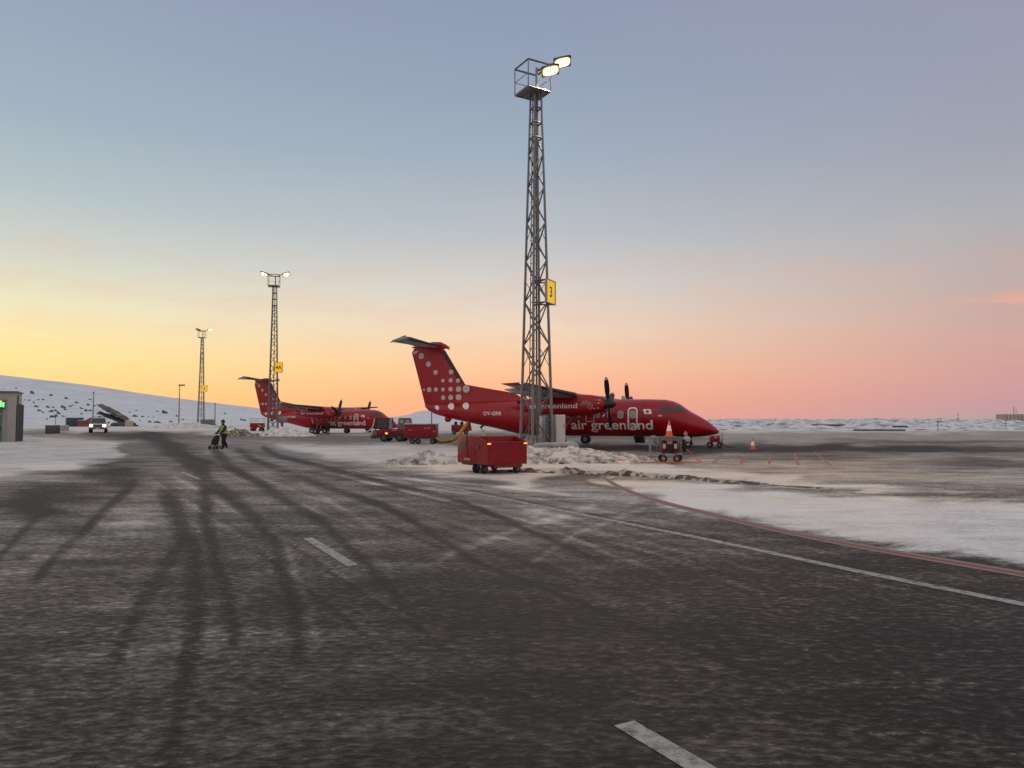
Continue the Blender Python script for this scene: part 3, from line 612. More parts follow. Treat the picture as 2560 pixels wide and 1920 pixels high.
        # main gear
        gr = MB(); gr.tube([(10.2, sd * 3.94, 2.5), (10.4, sd * 3.94, .35)], [.1, .08], 10); gr.tube([(9.3, sd * 3.94, 2.4), (10.32, sd * 3.94, .9)], .05, 8)
        gr.tube([(10.4, sd * 3.94 - .3, .36), (10.4, sd * 3.94 + .3, .36)], .06, 8); g = gr.build('main_gear', GALVD, root)
        for dy in (-.24, .24): MB().wheel((10.4, sd * 3.94 + dy, .36), .36, .24, mi=0, mh=1).build('wheel', [BLACK, GREYW], g)
        MB().tube([(10.95, sd * 4.3, 2.3), (10.75, sd * 4.32, 1.45)], .06, 8).build('gear_door', DULLWHITE, g)
    # nose gear
    gr = MB(); gr.tube([(2.2, 0, 1.1), (2.08, 0, .26)], .07, 10); gr.tube([(2.08, -.22, .25), (2.08, .22, .25)], .045, 8); gr.tube([(2.8, 0, .9), (2.1, 0, .45)], .035, 8); g = gr.build('nose_gear', GALVD, root)
    for dy in (-.17, .17): MB().wheel((2.08, dy, .25), .25, .17, mi=0, mh=1).build('wheel', [BLACK, DULLWHITE], g)
    for dy in (-.38, .38): MB().box((2.25, dy, .62), (.62, .03, .5), rx=R(-10 if dy > 0 else 10)).build('gear_door', RED, g)
    # tail access door hanging open, belly bump, antennas
    MB().box((18.65, .28, 1.32), (.34, .03, .62), ry=R(12)).build('access_door', RED, root)
    MB().loft([[(20.55 + .3 * x, .16 * w * math.cos(2 * math.pi * j / 10), 2.04 - .1 + (.26 * w) * math.sin(2 * math.pi * j / 10)) for j in range(10)] for x, w in ((-1, .1), (-.6, .8), (0, 1), (.6, .8), (1, .1))]).build('tail_skid', RED, root)
    for st in (6.4, 12.5): MB().prism([(st, -.015, 3.34), (st + .45, -.015, 3.34), (st + .42, -.015, 3.62), (st + .25, -.015, 3.62)], (0, .03, 0)).build('antenna', DULLWHITE, root)
    # airstair folded down on the far side of the nose
    st_ = MB(); st_.box((5.9, -1.95, .62), (.75, 1.5, .07), rx=R(38))
    for k in range(4): st_.box((5.9, -1.5 - .33 * k, 1.02 - .25 * k), (.7, .25, .04))
    for dx in (-.36, .36): st_.tube([(5.9 + dx, -1.4, 1.95), (5.9 + dx, -2.5, 1.05), (5.9 + dx, -2.55, .2)], .022, 6)
    st_.build('airstair', DARKGREY, root)
    return root
ac1 = make_aircraft(); ac1.location = ((1797 - 1280) / F * 51.7, 51.7, 0); ac1.rotation_euler.z = math.pi - A_H
ac2 = copy_tree(ac1); ac2['label'] = 'smaller looking red twin propeller airliner parked farther off at left, behind the second mast'
ac2.location = (-15.6, 101.7, 0)
for ch in ac2.children:
    if ch.name.startswith('propeller'): ch.rotation_euler.x = R(24)
for a_ in (ac1, ac2): a_['group'] = 'red propeller airliners'

# ================================================================== LIGHT MASTS AND THEIR SIGNS
def make_mast(label, X, Y, rot, ztop, heads, base=.6, r0=.80, r1=.27, detail=True, lens=None, power=0):
    t = thing('light_mast', label, 'light mast', (X, Y, 0), 0, 'lattice floodlight masts'); hz = ztop - 1.35
    cor = [(math.cos(rot + R(45 + 90 * k)), math.sin(rot + R(45 + 90 * k))) for k in range(4)]
    def pt(k, z): q = (z - base) / (hz - base); r = r0 + (r1 - r0) * q; return Vector((cor[k % 4][0] * r, cor[k % 4][1] * r, z))
    for k in range(4): MB().tube([pt(k, base), pt(k, (base + hz) / 2), pt(k, hz)], [.075, .062, .05], 8).build('leg', MASTST, t)
    br = MB(); z = base + .15
    zs = [z]
    while z < hz - .5:
        q = (z - base) / (hz - base); z += 1.25 - .55 * q; zs.append(min(z, hz))
    for i, (a, b) in enumerate(zip(zs[:-1], zs[1:])):
        for k in range(4):
            if a > hz * .83:
                br.tube([pt(k, a), pt(k + 1, a)], .045, 5)
            else:
                m_ = (a + b) / 2
                if (i + k) % 2: br.tube([pt(k, a), pt(k + 1, b)], .036, 5)
                else: br.tube([pt(k + 1, a), pt(k, b)], .036, 5)
                if i % 3 == 0: br.tube([pt(k, a), pt(k + 1, b)], .018, 5)
    br.build('bracing', GALVD, t)
    ld = MB(); k0 = 2
    for dz in range(int((hz - base) / .38)):
        z = base + .5 + dz * .38
        if z < hz: p = pt(k0, z); d = Vector((cor[k0][0], cor[k0][1], 0)); sidev = Vector((-d.y, d.x, 0)); ld.tube([p + d * .02 - sidev * .2, p + d * .02 + sidev * .2], .011, 4)
    lp = [pt(k0, base + .2) * 1.0, pt(k0, hz)]; ld.tube([Vector((lp[0].x * .62 - .25, lp[0].y * .62, base + .2)), Vector((lp[1].x * .9 - .1, lp[1].y * .9, hz))], .026, 6)
    ld.build('climbing_rungs', GALVD, t)
    cab = MB(); cab.tube([Vector((.02, .02, base)), Vector((.0, .0, hz))], .05, 6); cab.build('cable_conduit', GALVD, t)
    MB().box((0, 0, base / 2), (2.1, 2.1, base), rot).build('concrete_base', CONC, t)
    # work cage
    S = 1.3; cr = [(S / 2 * 1.4142 * c[0] - .16, S / 2 * 1.4142 * c[1] + .05) for c in cor]
    dk = MB(); dk.box((-.16, .05, hz + .04), (S, S, .06), rot)
    for k in range(4):
        a, b = cr[k], cr[(k + 1) % 4]; dk.tube([(a[0], a[1], hz), (b[0], b[1], hz)], .035, 6)
    for fr in (.33, .66):
        a = Vector(cr[0]).lerp(Vector(cr[1]), fr); b = Vector(cr[3]).lerp(Vector(cr[2]), fr); dk.tube([(a.x, a.y, hz - .03), (b.x, b.y, hz - .03)], .025, 5)
    dk.build('cage_floor', GALV, t)
    rl = MB()
    for k in range(4):
        a, b = cr[k], cr[(k + 1) % 4]; rl.tube([(a[0], a[1], hz), (a[0], a[1], ztop)], .028, 6)
        rl.tube([(a[0], a[1], ztop), (b[0], b[1], ztop)], .045, 6)
        if k != 2: rl.tube([(a[0], a[1], hz + .66), (b[0], b[1], hz + .66)], .018, 6)
    rl.build('cage_railing', GALVD, t)
    MB().tube([(.04, 0, hz), (.04, 0, ztop - .05)], [.075, .07], 10).build('top_post', GALV, t)
    arm = MB()
    for hx, hy, hzz, ax, lit in heads: arm.tube([(.04, 0, ztop - .2), (hx * .55, hy * .55, ztop + (hzz - ztop) * .55), (hx, hy, hzz)], .045, 6)
    arm.build('lamp_arm', GALVD, t)
    for hx, hy, hzz, ax, lit in heads:
        fl = bpy.data.objects.new('floodlight', None); C.objects.link(fl); fl.parent = t; fl.location = (hx, hy, hzz); fl.rotation_euler = (R(-34) if abs(ax) < 1.6 else R(34), R(-16), ax); fl.empty_display_size = .2; fl.scale = (1.18, 1.18, 1.18)
        MB().loft([[(x * w, y * w2, z) for x, y in ((-.39, -.24), (.39, -.24), (.39, .24), (-.39, .24))] for z, w, w2 in ((-.02, 1, 1), (.1, .95, .9), (.19, .5, .45))]).build('housing', DARKGREY, fl)
        MB().loft([[(.36 * q * math.copysign(abs(math.cos(a)) ** .6, math.cos(a)), .21 * q * math.copysign(abs(math.sin(a)) ** .6, math.sin(a)), z) for a in [2 * math.pi * j / 20 for j in range(20)]] for q, z in ((1, -.02), (.98, -.03))]).build('reflector', LENSRIM if lit else DULLWHITE, fl)
        if lit: MB().loft([[(.36 * q * math.copysign(abs(math.cos(a)) ** .7, math.cos(a)), .21 * q * math.copysign(abs(math.sin(a)) ** .7, math.sin(a)), z) for a in [2 * math.pi * j / 20 for j in range(20)]] for q, z in ((.78, -.03), (.74, -.06), (.5, -.09), (.2, -.1))]).build('lens', lens or LENS, fl)
        if power and lit:
            l = bpy.data.lights.new('floodlight_beam', 'SPOT'); l.energy = power; l.color = (1, .76, .50); l.spot_size = R(150); l.spot_blend = .6; l.shadow_soft_size = .2
            lo = bpy.data.objects.new('floodlight_beam', l); C.objects.link(lo); lo.parent = fl; lo.location = (0, 0, -.12)
    return t
def make_sign(label, txt, loc, ang, w, h, frame=True, arms=None):
    t = thing('stand_sign', label, 'sign', loc, ang, 'yellow stand number signs')
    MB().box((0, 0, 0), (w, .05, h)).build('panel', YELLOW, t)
    fr = MB()
    for x in (-w / 2 - .02, w / 2 + .02): fr.box((x, 0, 0), (.045, .12, h + .08))
    for z in (-h / 2 - .02, h / 2 + .02): fr.box((0, 0, z), (w, .12, .045))
    fr.build('frame', GALV, t)
    vs, fs = text_mesh(txt, .72 if len(txt) == 1 else .6, 'CENTER', .012); mz = sum((min(v.y for v in vs), max(v.y for v in vs))) / 2
    MB().add([(v.x, -.03, v.y - mz) for v in vs], fs).build('number', INK, t, smooth=0)
    if arms:
        for z in (-h / 2, h / 2):
            for p, q in arms: MB().tube([(p[0], p[1], z), (q[0], q[1], z)], .04, 5).build('bracket', GALVD, t)
    return t
Z1 = 36.2; X1 = (1341 - 1280) / F * Z1
make_mast('tallest lattice floodlight mast in front of the near airliner with sign 3', X1, Z1, R(30), 19.5, [(.74, .1, 19.36, R(8), 1), (1.34, .25, 19.86, R(8), 1)], power=2300)
sg = Vector((math.cos(R(63)), math.sin(R(63))))
c3 = at(1376, 730, Z1 - .2)
make_sign('yellow sign with black number 3 on the tallest mast', '3', c3, R(63), .98, 1.1, arms=[((-.45, .06), (-.55, .75)), ((.45, .06), (.05, 1.0)), ((-.5, .06), (.3, 1.0))])
Z2 = 89.8; X2 = (683 - 1280) / F * Z2
make_mast('middle lattice floodlight mast in front of the far airliner with sign 4A', X2, Z2, R(12), 19.6, [(-1.35, .0, 19.75, R(180), 1), (1.35, .0, 19.7, R(0), 1)], lens=LENSC, power=700)
make_sign('yellow sign with 4A on the middle mast', '4A', at(696.5, 918.5, Z2 - 1), R(8), .86, 1.15, arms=[((-.3, .05), (-.4, .5)), ((.3, .05), (.1, .8))])
Z3 = 146; X3 = (503 - 1280) / F * Z3
make_mast('farthest lattice floodlight mast, left of the person, before the snowy hill', X3, Z3, R(12), 19.6, [(-.9, .0, 19.8, R(180), 0), (1.5, .0, 19.85, R(0), 1)], lens=LENSC, base=.9, power=300)
make_sign('small yellow sign on the farthest mast', '5', at(511, 971, Z3 - 1), R(8), 1.05, 1.2, arms=[((-.3, .05), (-.4, .5)), ((.3, .05), (.1, .8))])

# ---- cabinets and pipe barrier at the foot of the nearest mast
t = thing('electric_cabinet', 'pale grey electrical cabinet standing at the foot of the tallest mast', 'cabinet', at(1384, 1104, 36.6) * 1.0, R(28))
t.location.z = .62
MB().box((.22, -.0, .78), (.55, .62, 1.4), bev=.015).build('cabinet_body', DULLWHITE, t); MB().box((.22, -.32, .78), (.46, .02, 1.28)).build('cabinet_door', DULLWHITE, t); MB().box((.22, 0, .04), (.5, .56, .09)).build('plinth', DARKGREY, t); MB().tube([(.38, -.34, .85), (.38, -.34, 1.0)], .015, 6).build('handle', DARKGREY, t)
t = thing('electric_cabinet', 'darker grey cabinet squeezed between the legs of the tallest mast', 'cabinet', (at(1366, 1104, 36.4).x, 36.3, .6), R(28))
MB().box((0, 0, .75), (.5, .5, 1.42), bev=.012).build('cabinet_body', GALV, t); MB().box((0, -.26, .75), (.42, .02, 1.3)).build('cabinet_door', GALVD, t); MB().box((0, 0, 1.48), (.58, .58, .04)).build('roof', GALVD, t)
t = thing('pipe_barrier', 'bent grey steel pipe barrier half buried in snow at the tallest mast', 'barrier', (0, 0, 0))
p_ = lambda u, v, y: at(u, v, y)
def bend(a, b, c, n=6): return [(a.lerp(b, k / n)).lerp(b.lerp(c, k / n), k / n) for k in range(n + 1)]
b = MB(); b.tube([p_(1338, 1138, 33.2)] + bend(p_(1336, 1122, 33.2), p_(1336, 1113, 33.2), p_(1352, 1113, 33.2)) + bend(p_(1415, 1112, 33.4), p_(1432, 1111, 33.4), p_(1434, 1122, 33.4)) + [p_(1434, 1146, 33.4)], .12, 12); b.build('pipe_hoop', CONC, t)
b = MB(); b.tube(bend(p_(1418, 1108, 34.4), p_(1440, 1108, 34.2), p_(1443, 1120, 34.2)) + [p_(1443, 1144, 34.2)], .12, 12); b.build('pipe_hoop', CONC, t)
b = MB(); b.tube([p_(1389, 1118, 33.3), p_(1389, 1146, 33.3)], .09, 10); b.build('post', CONC, t)

# ================================================================== SNOW PILES
def snow_pile(label, cx, cy, rx, ry, h, ang, m, seed, lumps=90):
    mb = MB(); n = 60; mm = int(max(24, n * ry / rx)) ; vs = []
    ca, sa = math.cos(ang), math.sin(ang)
    for j in range(mm + 1):
        for i in range(n + 1):
            u, v = -1.25 + 2.5 * i / n, -1.25 + 2.5 * j / mm; d = math.hypot(u, v) + .28 * fbm(u * 1.7 + seed, v * 1.7, 1)
            x, y = u * rx, v * ry; q = max(0, 1 - d); q = q ** .8
            z = h * q * (1 + .45 * fbm(x * .9 + seed, y * .9, 2)) + min(1, q * 4) * (.13 * abs(fbm(x * 2.6, y * 2.6, seed)) + .07 * fbm(x * 6, y * 6, seed)) - .03
            vs.append((x * ca - y * sa, x * sa + y * ca, z))
    mb.add(vs, [(j * (n + 1) + i, j * (n + 1) + i + 1, (j + 1) * (n + 1) + i + 1, (j + 1) * (n + 1) + i) for j in range(mm) for i in range(n)])
    rd = random.Random(seed)
    for _ in range(lumps):
        a = rd.uniform(0, 6.28); q = math.sqrt(rd.random()) * 1.0; x, y = q * rx * math.cos(a), q * ry * math.sin(a); z = h * max(0, 1 - q) ** .8 * .85; r = rd.uniform(.02, .08) if rd.random() < .9 else rd.uniform(.1, .24)
        bm = bmesh.new(); bmesh.ops.create_icosphere(bm, subdivisions=1, radius=r); bm.verts.index_update()
        vv = [(v.co.x * rd.uniform(.7, 1.3) + x * ca - y * sa, v.co.y * rd.uniform(.7, 1.3) + x * sa + y * ca, max(-.02, v.co.z * rd.uniform(.35, .8) + z + r * .1)) for v in bm.verts]
        mb.add(vv, [[v.index for v in f.verts] for f in bm.faces]); bm.free()
    o = mb.build('snow_pile', m, None, (cx, cy, 0), smooth=50); return tag(o, label, 'snow pile')
snow_pile('big heap of dirty snow around the foot of the tallest mast', 1.9, 33.7, 4.9, 3.1, .66, 0, DIRTYLITSNOW, 11, 260)
snow_pile('low heap of dirty snow left of the nearest red cart', -3.6, 31.5, 1.8, 1.3, .42, .1, DIRTYLITSNOW, 23, 150)
snow_pile('heap of white snow at the foot of the middle mast', X2 + 2.2, Z2 - 2.5, 3.2, 2.2, 1.15, 0, snow_mat('pile_snow', (.78, .76, .74), (.4, .38, .36), .3, 2, .7), 31, 90)
snow_pile('low snow bank at the foot of the farthest mast', X3 + 0, Z3 - 3, 9, 3, 1.5, 0, snow_mat('pile_snow', (.78, .76, .74), (.4, .38, .36), .3, 2, .7), 37, 60)
snow_pile('dark lumpy snow left of the foot of the middle mast', X2 - 3.4, Z2 - 2, 2.6, 1.6, .8, 0, DIRTYROW, 41, 60)
def ridge():
    pts = resample(smooth_path(P([(1150, 1186), (1260, 1178), (1420, 1184), (1580, 1190), (1700, 1197), (1800, 1205), (1940, 1214), (2080, 1223), (2200, 1230)])), .10); mb = MB(); m = 11; k = len(pts); vs = []
    for i, p in enumerate(pts):
        d = (pts[min(i + 1, k - 1)] - pts[max(i - 1, 0)]).normalized(); n = Vector((-d.y, d.x, 0)); fade = min(1, i / 30, (k - 1 - i) / 60)
        for j in range(m):
            q = -1 + 2 * j / (m - 1); w = .22 + .12 * fbm(i * .05, 0, 4); pp = p + n * q * w + n * .16 * fbm(i * .07, 3, 1)
            z = (.15 * max(.15, .75 + 1.0 * fbm(i * .11, 1, 2))) * (1 - q * q) * fade + .085 * abs(fbm(pp.x * 4, pp.y * 4, 6)) * fade * (1 - q * q) - .012
            vs.append((pp.x, pp.y, z))
    mb.add(vs, [(i * m + j, i * m + j + 1, (i + 1) * m + j + 1, (i + 1) * m + j) for i in range(k - 1) for j in range(m - 1)])
    tag(mb.build('snow_ridge', DIRTYROW, smooth=60), 'long low ridge of dirty ploughed snow running right from the tallest mast', 'snow ridge')
ridge()

# ================================================================== CARTS AND VEHICLES NEAR THE MAST
def caster(t, x, y, r, w, rz=0, hub=GALVD):
    o = MB().wheel((x, y, r), r, w, (math.sin(rz), math.cos(rz), 0), 0, 1).build('wheel', [BLACK, hub], t)
    MB().box((x - math.cos(rz) * 0, y, r * 1.75), (.09, w + .07, r * .7), -rz).build('fork', DARKGREY, o); return o
# nearest cart: near corner at the origin, x along its right face, y along its left face
nc = G(1218.5, 1187); t = thing('baggage_cart', 'nearest red cart with an open front bin, in front of the snow heap', 'cart', (nc.x, nc.y, 0), R(33))
W_, D_, zb = 1.59, 2.08, .32
b = MB(); b.box((W_ / 2, .70 + (D_ - .70) / 2, zb + .475), (W_, D_ - .70, .95), bev=.02); b.build('closed_box', CARTRED, t)
op = MB(); fh, bh = 1.06, 1.25; th = .035
op.prism([(0, 0, zb), (W_, 0, zb), (W_, 0, fh), (0, 0, fh)], (0, th, 0)); 
for x in (0, W_ - th): op.prism([(x, th, zb), (x, .70, zb), (x, .70, bh), (x, th, fh)], (th, 0, 0))
op.build('open_bin', [CARTRED], t); MB().box((W_ / 2, .36, zb + .34), (W_ - .08, .64, .04)).build('bin_floor', CARTDARK, t)
rm = MB(); rm.tube([(0, .7, bh), (0, 0, fh), (W_, 0, fh), (W_, .7, bh)], .028, 6); rm.build('rim', CARTRED, t)
for x in (.06, W_ - .06): MB().box((x, -.012, fh - .03), (.13, .02, .05)).build('reflector', AMBER, t)  # passive reflectors with an added glow, as if catching light
MB().box((-.012, 1.62, .98), (.02, .34, .22)).build('label_plate', DARKGREY, t); b = MB()
for z in (.44, .49): b.box((-.014, 1.35, z), (.02, .42, .02))
b.build('handle', DULLWHITE, t)
MB().box((-.012, 1.38, .9), (.016, .05, .9)).build('seam', CARTDARK, t)
MB().box((-.013, .62, .9), (.02, .12, .14)).build('latch', DARKGREY, t)
MB().box((W_ / 2, .06, zb - .05), (W_ - .5, .3, .1)).build('bumper_step', CARTDARK, t); MB().box((W_ / 2, D_ / 2, zb - .04), (W_ - .3, D_ - .2, .07)).build('chassis', DARKGREY, t)
for x, y in ((.12, .42), (1.3, .2), (.15, 1.0), (1.35, 1.75)): caster(t, x, y, .165, .11, R(-20))
# box trailer with air heater
c = G(1052, 1110); t = thing('heater_trailer', 'red closed box trailer with snowy lid feeding a yellow duct under the tail', 'trailer', (c.x, c.y, 0), R(-4))
MB().box((0, .3, 1.02), (2.42, 1.4, 1.0), bev=.03).build('box_body', CARTRED, t)
MB().box((0, .3, 1.56), (2.5, 1.48, .06), bev=.02).build('lid', snow_mat('pile_snow', (.78, .76, .74), (.4, .38, .36), .3, 2, .7), t); MB().box((0, -.42, 1.44), (2.4, .03, .05)).build('lid_seam', CARTDARK, t)
for x in (-.25, .6): MB().box((x, -.415, .62), (.12, .03, .1)).build('latch', DARKGREY, t)
b = MB(); b.box((.55, -.405, 1.22), (.45, .012, .05)); b.box((.75, -.405, 1.32), (.14, .012, .06)); b.box((-.75, -.405, 1.08), (.28, .012, .05)); b.box((1.1, -.405, .97), (.14, .012, .09)); b.build('stickers', PINK, t)
MB().box((0, .3, .46), (2.1, 1.1, .1)).build('chassis', DARKGREY, t)
for x, y in ((-.62, -.2), (-.2, -.1), (-.4, .8), (.95, -.15), (.95, .75)): caster(t, x, y, .21, .14, R(10))
# yellow duct
pts = [G(1092, 1109) + Vector((.1, 0, .16)), G(1110, 1108) + Vector((0, .4, .12)), G(1128, 1107) + Vector((0, 1.0, .16)), at(1142, 1094, 55), at(1157, 1073, 56.2), at(1172, 1055, 57.3)]
tag(MB().tube(smooth_path(pts, 3), .135, 12).build('air_duct', HOSEY), 'yellow flexible air duct rising to the near airliner belly', 'duct')
# tug
c = G(966, 1104); t = thing('tow_tractor', 'red tow tractor with dark glazed cab left of the box trailer', 'tractor', (c.x, c.y, 0), R(-8))
b = MB(); b.box((.65, .5, .78), (1.9, 1.5, .62), bev=.05); b.box((-.75, .5, .72), (.9, 1.45, .55), bev=.06); b.build('tractor_body', CARTRED, t)
MB().box((-1.2, .5, .42), (.3, 1.5, .32), bev=.03).build('bumper', DARKGREY, t); MB().box((.2, .5, .42), (2.4, 1.3, .2)).build('chassis', DARKGREY, t)
MB().box((-.98, -.24, .72), (.36, .05, .36)).build('grille', GALVD, t)
cabm = MB(); 
for x in (-.95, .15):
    for y in (-.1, 1.1): cabm.tube([(x, y, 1.0), (x + .08, y, 1.98)], .045, 6)
cabm.box((-.38, .5, 2.0), (1.3, 1.35, .07)); cabm.build('cab_frame', BLACK, t)
g = MB(); g.box((-.36, -.08, 1.55), (1.02, .03, .78)); g.box((-.93, .5, 1.5), (.03, 1.1, .85), ry=R(5)); g.box((.2, .5, 1.5), (.03, 1.1, .85)); g.build('cab_glass', GLASS, t)
MB().tube(smooth_path([Vector(q) for q in ((-1.02, -.2, 2.0), (-1.12, -.22, 1.4), (-1.3, -.3, 1.0), (-1.9, -.3, .78))], 2), .055, 8).build('exhaust_hose', DULLWHITE, t)
MB().box((.08, -.27, .72), (.2, .05, .14)).build('turn_lamp', AMBER, t); MB().box((.55, -.265, .74), (.5, .03, .16)).build('vent', BLACK, t); MB().box((.75, -.262, .98), (.42, .02, .07)).build('marking', PINK, t)
for x, y in ((-.15, -.2), (-.15, 1.2), (1.25, -.2), (1.25, 1.2)): MB().wheel((x, y, .34), .34, .26, (0, 1, 0), 0, 1).build('wheel', [BLACK, DARKGREY], t)
# grey van cab behind the trailer
c = at(1008, 1095, 68); t = thing('utility_van', 'grey green boxy van seen over the lid of the box trailer', 'van', (c.x, 69, 0), R(6))
b = MB(); b.box((0, 1.0, .95), (1.35, 3.6, 1.1), bev=.08); b.build('van_body', GREEN_GREY, t); MB().loft([[(-.62, -.75, 1.45), (.62, -.75, 1.45), (.62, 2.6, 1.45), (-.62, 2.6, 1.45)], [(-.55, -.62, 2.0), (.55, -.62, 2.0), (.55, 2.4, 2.0), (-.55, 2.4, 2.0)], [(-.5, -.5, 2.06), (.5, -.5, 2.06), (.5, 2.3, 2.06), (-.5, 2.3, 2.06)]]).build('cab', DARKGREY, t)
for x in (-.27, .27): MB().box((x, -.70, 1.72), (.4, .02, .34), rx=R(-13)).build('window', WINGLASS, t)
for x in (-.62, .62):
    for y in (-.2, 2.2): MB().wheel((x, y, .36), .36, .22, (1, 0, 0), 0, 1).build('wheel', [BLACK, DARKGREY], t)
# small red vehicle beyond the tail
c = G(1150, 1086); t = thing('service_cart', 'small red service cart with two black stacks seen under the near tail', 'cart', (c.x, c.y, 0), R(5))
MB().box((0, .5, .85), (2.3, 1.3, .85), bev=.08).build('body', CARTRED, t); MB().box((0, .5, .4), (2.0, 1.1, .2)).build('chassis', DARKGREY, t)
for x in (-.55, .25): MB().tube([(x, .4, 1.2), (x, .4, 1.55), (x + .1, .4, 1.7)], [.2, .24, .1], 10).build('stack', BLACK, t)
for x in (-.75, .8):
    for y in (0, 1.0): MB().wheel((x, y, .3), .3, .2, (0, 1, 0), 0, 1).build('wheel', [BLACK, GALVD], t)
c = G(1206, 1098); t = thing('floor_lamp_stand', 'dark tilted lamp head on a pale stand under the near airliner belly', 'work light', (c.x, c.y, 0))
MB().box((.1, 0, .55), (.42, .4, .8), bev=.04).build('stand_body', DULLWHITE, t); MB().tube([(-.05, 0, .9), (-.1, 0, 1.15)], .05, 8).build('neck', DARKGREY, t); MB().box((0, 0, 1.28), (.55, .3, .2), ry=R(-35), bev=.04).build('lamp_head', BLACK, t)

# cone trolley
c = G(1676, 1156); t = thing('fire_extinguisher_trolley', 'galvanised trolley with two red extinguishers below a traffic cone', 'trolley', (c.x, c.y, 0), R(-6)); TR = c
b = MB(); b.box((0, .3, .36), (1.0, .62, .05)); b.tube([(-.5, .0, .38), (-.86, .0, .30), (-.92, .0, .2)], .025, 6); b.tube([(-.5, .6, .38), (-.88, .6, .36)], .025, 6); b.build('platform', GALV, t)
b = MB(); b.tube(smooth_path([Vector(q) for q in ((-.84, .0, .34), (-.84, .0, 1.0), (-.8, .0, 1.12), (-.62, .0, 1.14))], 2), .022, 6); b.tube(smooth_path([Vector(q) for q in ((-.84, .6, .36), (-.84, .6, 1.0), (-.8, .6, 1.12), (-.62, .6, 1.14))], 2), .022, 6); b.build('push_handle', GALV, t)
b = MB()
for x in (-.4, .46):
    for y in (.02, .58): b.tube([(x, y, .38), (x, y, 1.04)], .02, 6)
b.box((.08, .3, 1.06), (.98, .64, .07)); b.box((.1, -.01, .99), (.8, .03, .1)); b.build('top_frame', GALVD, t)
for x in (-.24, .24):
    e = MB(); e.tube([(x, .28, .39), (x, .28, .44), (x, .28, .86), (x, .28, .94), (x, .28, .99)], [.12, .135, .135, .09, .03], 14); e = e.build('extinguisher', CARTRED, t)
    MB().box((x, .13, .70), (.13, .02, .2)).build('label_sticker', DULLWHITE, e); MB().tube([(x, .28, .97), (x, .2, 1.01)], .025, 6).build('valve', BLACK, e)
MB().box((.02, .2, .62), (.2, .24, .46)).build('tool_box', BLACK, t); MB().box((.0, .07, .86), (.2, .02, .14)).build('notice', PINK, t)
hr = MB()
for k in range(3): hr.tube([(.6 + .03 * k, .3 + .25 * math.cos(a), .72 + .25 * math.sin(a)) for a in [2 * math.pi * i / 24 for i in range(25)]], .032, 6, cap=False)
hr.build('hose_reel', BLACK, t)
tan_ = MB()
for k in range(5): tan_.tube(smooth_path([Vector((-.5 - .04 * k, .0 + .1 * k, 1.04)), Vector((-.62 - .03 * k, .05 + .1 * k, .9)), Vector((-.52, .1 + .08 * k, .72)), Vector((-.6, .1, .5))], 2), .012, 5)
tan_.build('loose_wires', GALVD, t)
for x, y in ((-.3, -.02), (-.3, .62), (.28, -.02), (.42, .62)): caster(t, x, y, .165, .085, R(10), GALV)
def cone(label, loc):
    t = thing('traffic_cone', label, 'traffic cone', loc, R(12), 'orange and white traffic cones')
    b = MB(); b.box((0, 0, .02), (.36, .36, .04), bev=.01); n = 20
    prof = [(.15, .04), (.115, .26), (.112, .265), (.065, .5), (.062, .505), (.03, .70), (.022, .72)]
    o = len(b.v); b.loft([[(r * math.cos(2 * math.pi * j / n), r * math.sin(2 * math.pi * j / n), z) for j in range(n)] for r, z in prof])
    for i, f_ in enumerate(b.f):
        z = sum(b.v[j][2] for j in f_) / len(f_)
        if .262 < z < .503 and abs(b.v[f_[0]][0]) < .15: b.m[i] = 1
    b.build('cone_body', [ORANGE, WHITE], t, smooth=25); return t
cone('traffic cone standing on top of the extinguisher trolley', (TR.x + .02, TR.y + .28, 1.097)).scale = (1.0, 1.0, 1.0)
c = G(1882, 1123.5); cone('traffic cone standing alone on the apron right of the near aircraft nose', (c.x, c.y, 0))
# orange cable and hose bundle on the ground
a = Vector((TR.x + .62, TR.y + .1, .62)); pts = [a, Vector((TR.x + .95, TR.y + .2, .4)), Vector((TR.x + 1.15, TR.y + .1, .12)), Vector((TR.x + 1.4, TR.y + 0, .025)), Vector((TR.x + 1.1, TR.y - .15, .02)), Vector((TR.x + .2, TR.y - .2, .02)), Vector((TR.x - 1.0, TR.y - .1, .02)), G(1580, 1157) + Vector((0, 0, .02)), G(1548, 1156) + Vector((0, 0, .02))]
tag(MB().tube(smooth_path(pts, 3), .02, 6).build('cable', ORANGE), 'orange cable running from the trolley across the icy ground', 'cable')
c = G(1547, 1156.5); b = MB()
for k in range(5): b.tube([(c.x + (.26 + .02 * k) * math.cos(q), c.y + (.22) * math.sin(q), .04 + .022 * k) for q in [2 * math.pi * i / 18 for i in range(19)]], .026, 6, cap=False)
tag(b.build('cable_coil', ORANGE), 'flat orange coil of cable lying on the snow', 'cable coil')
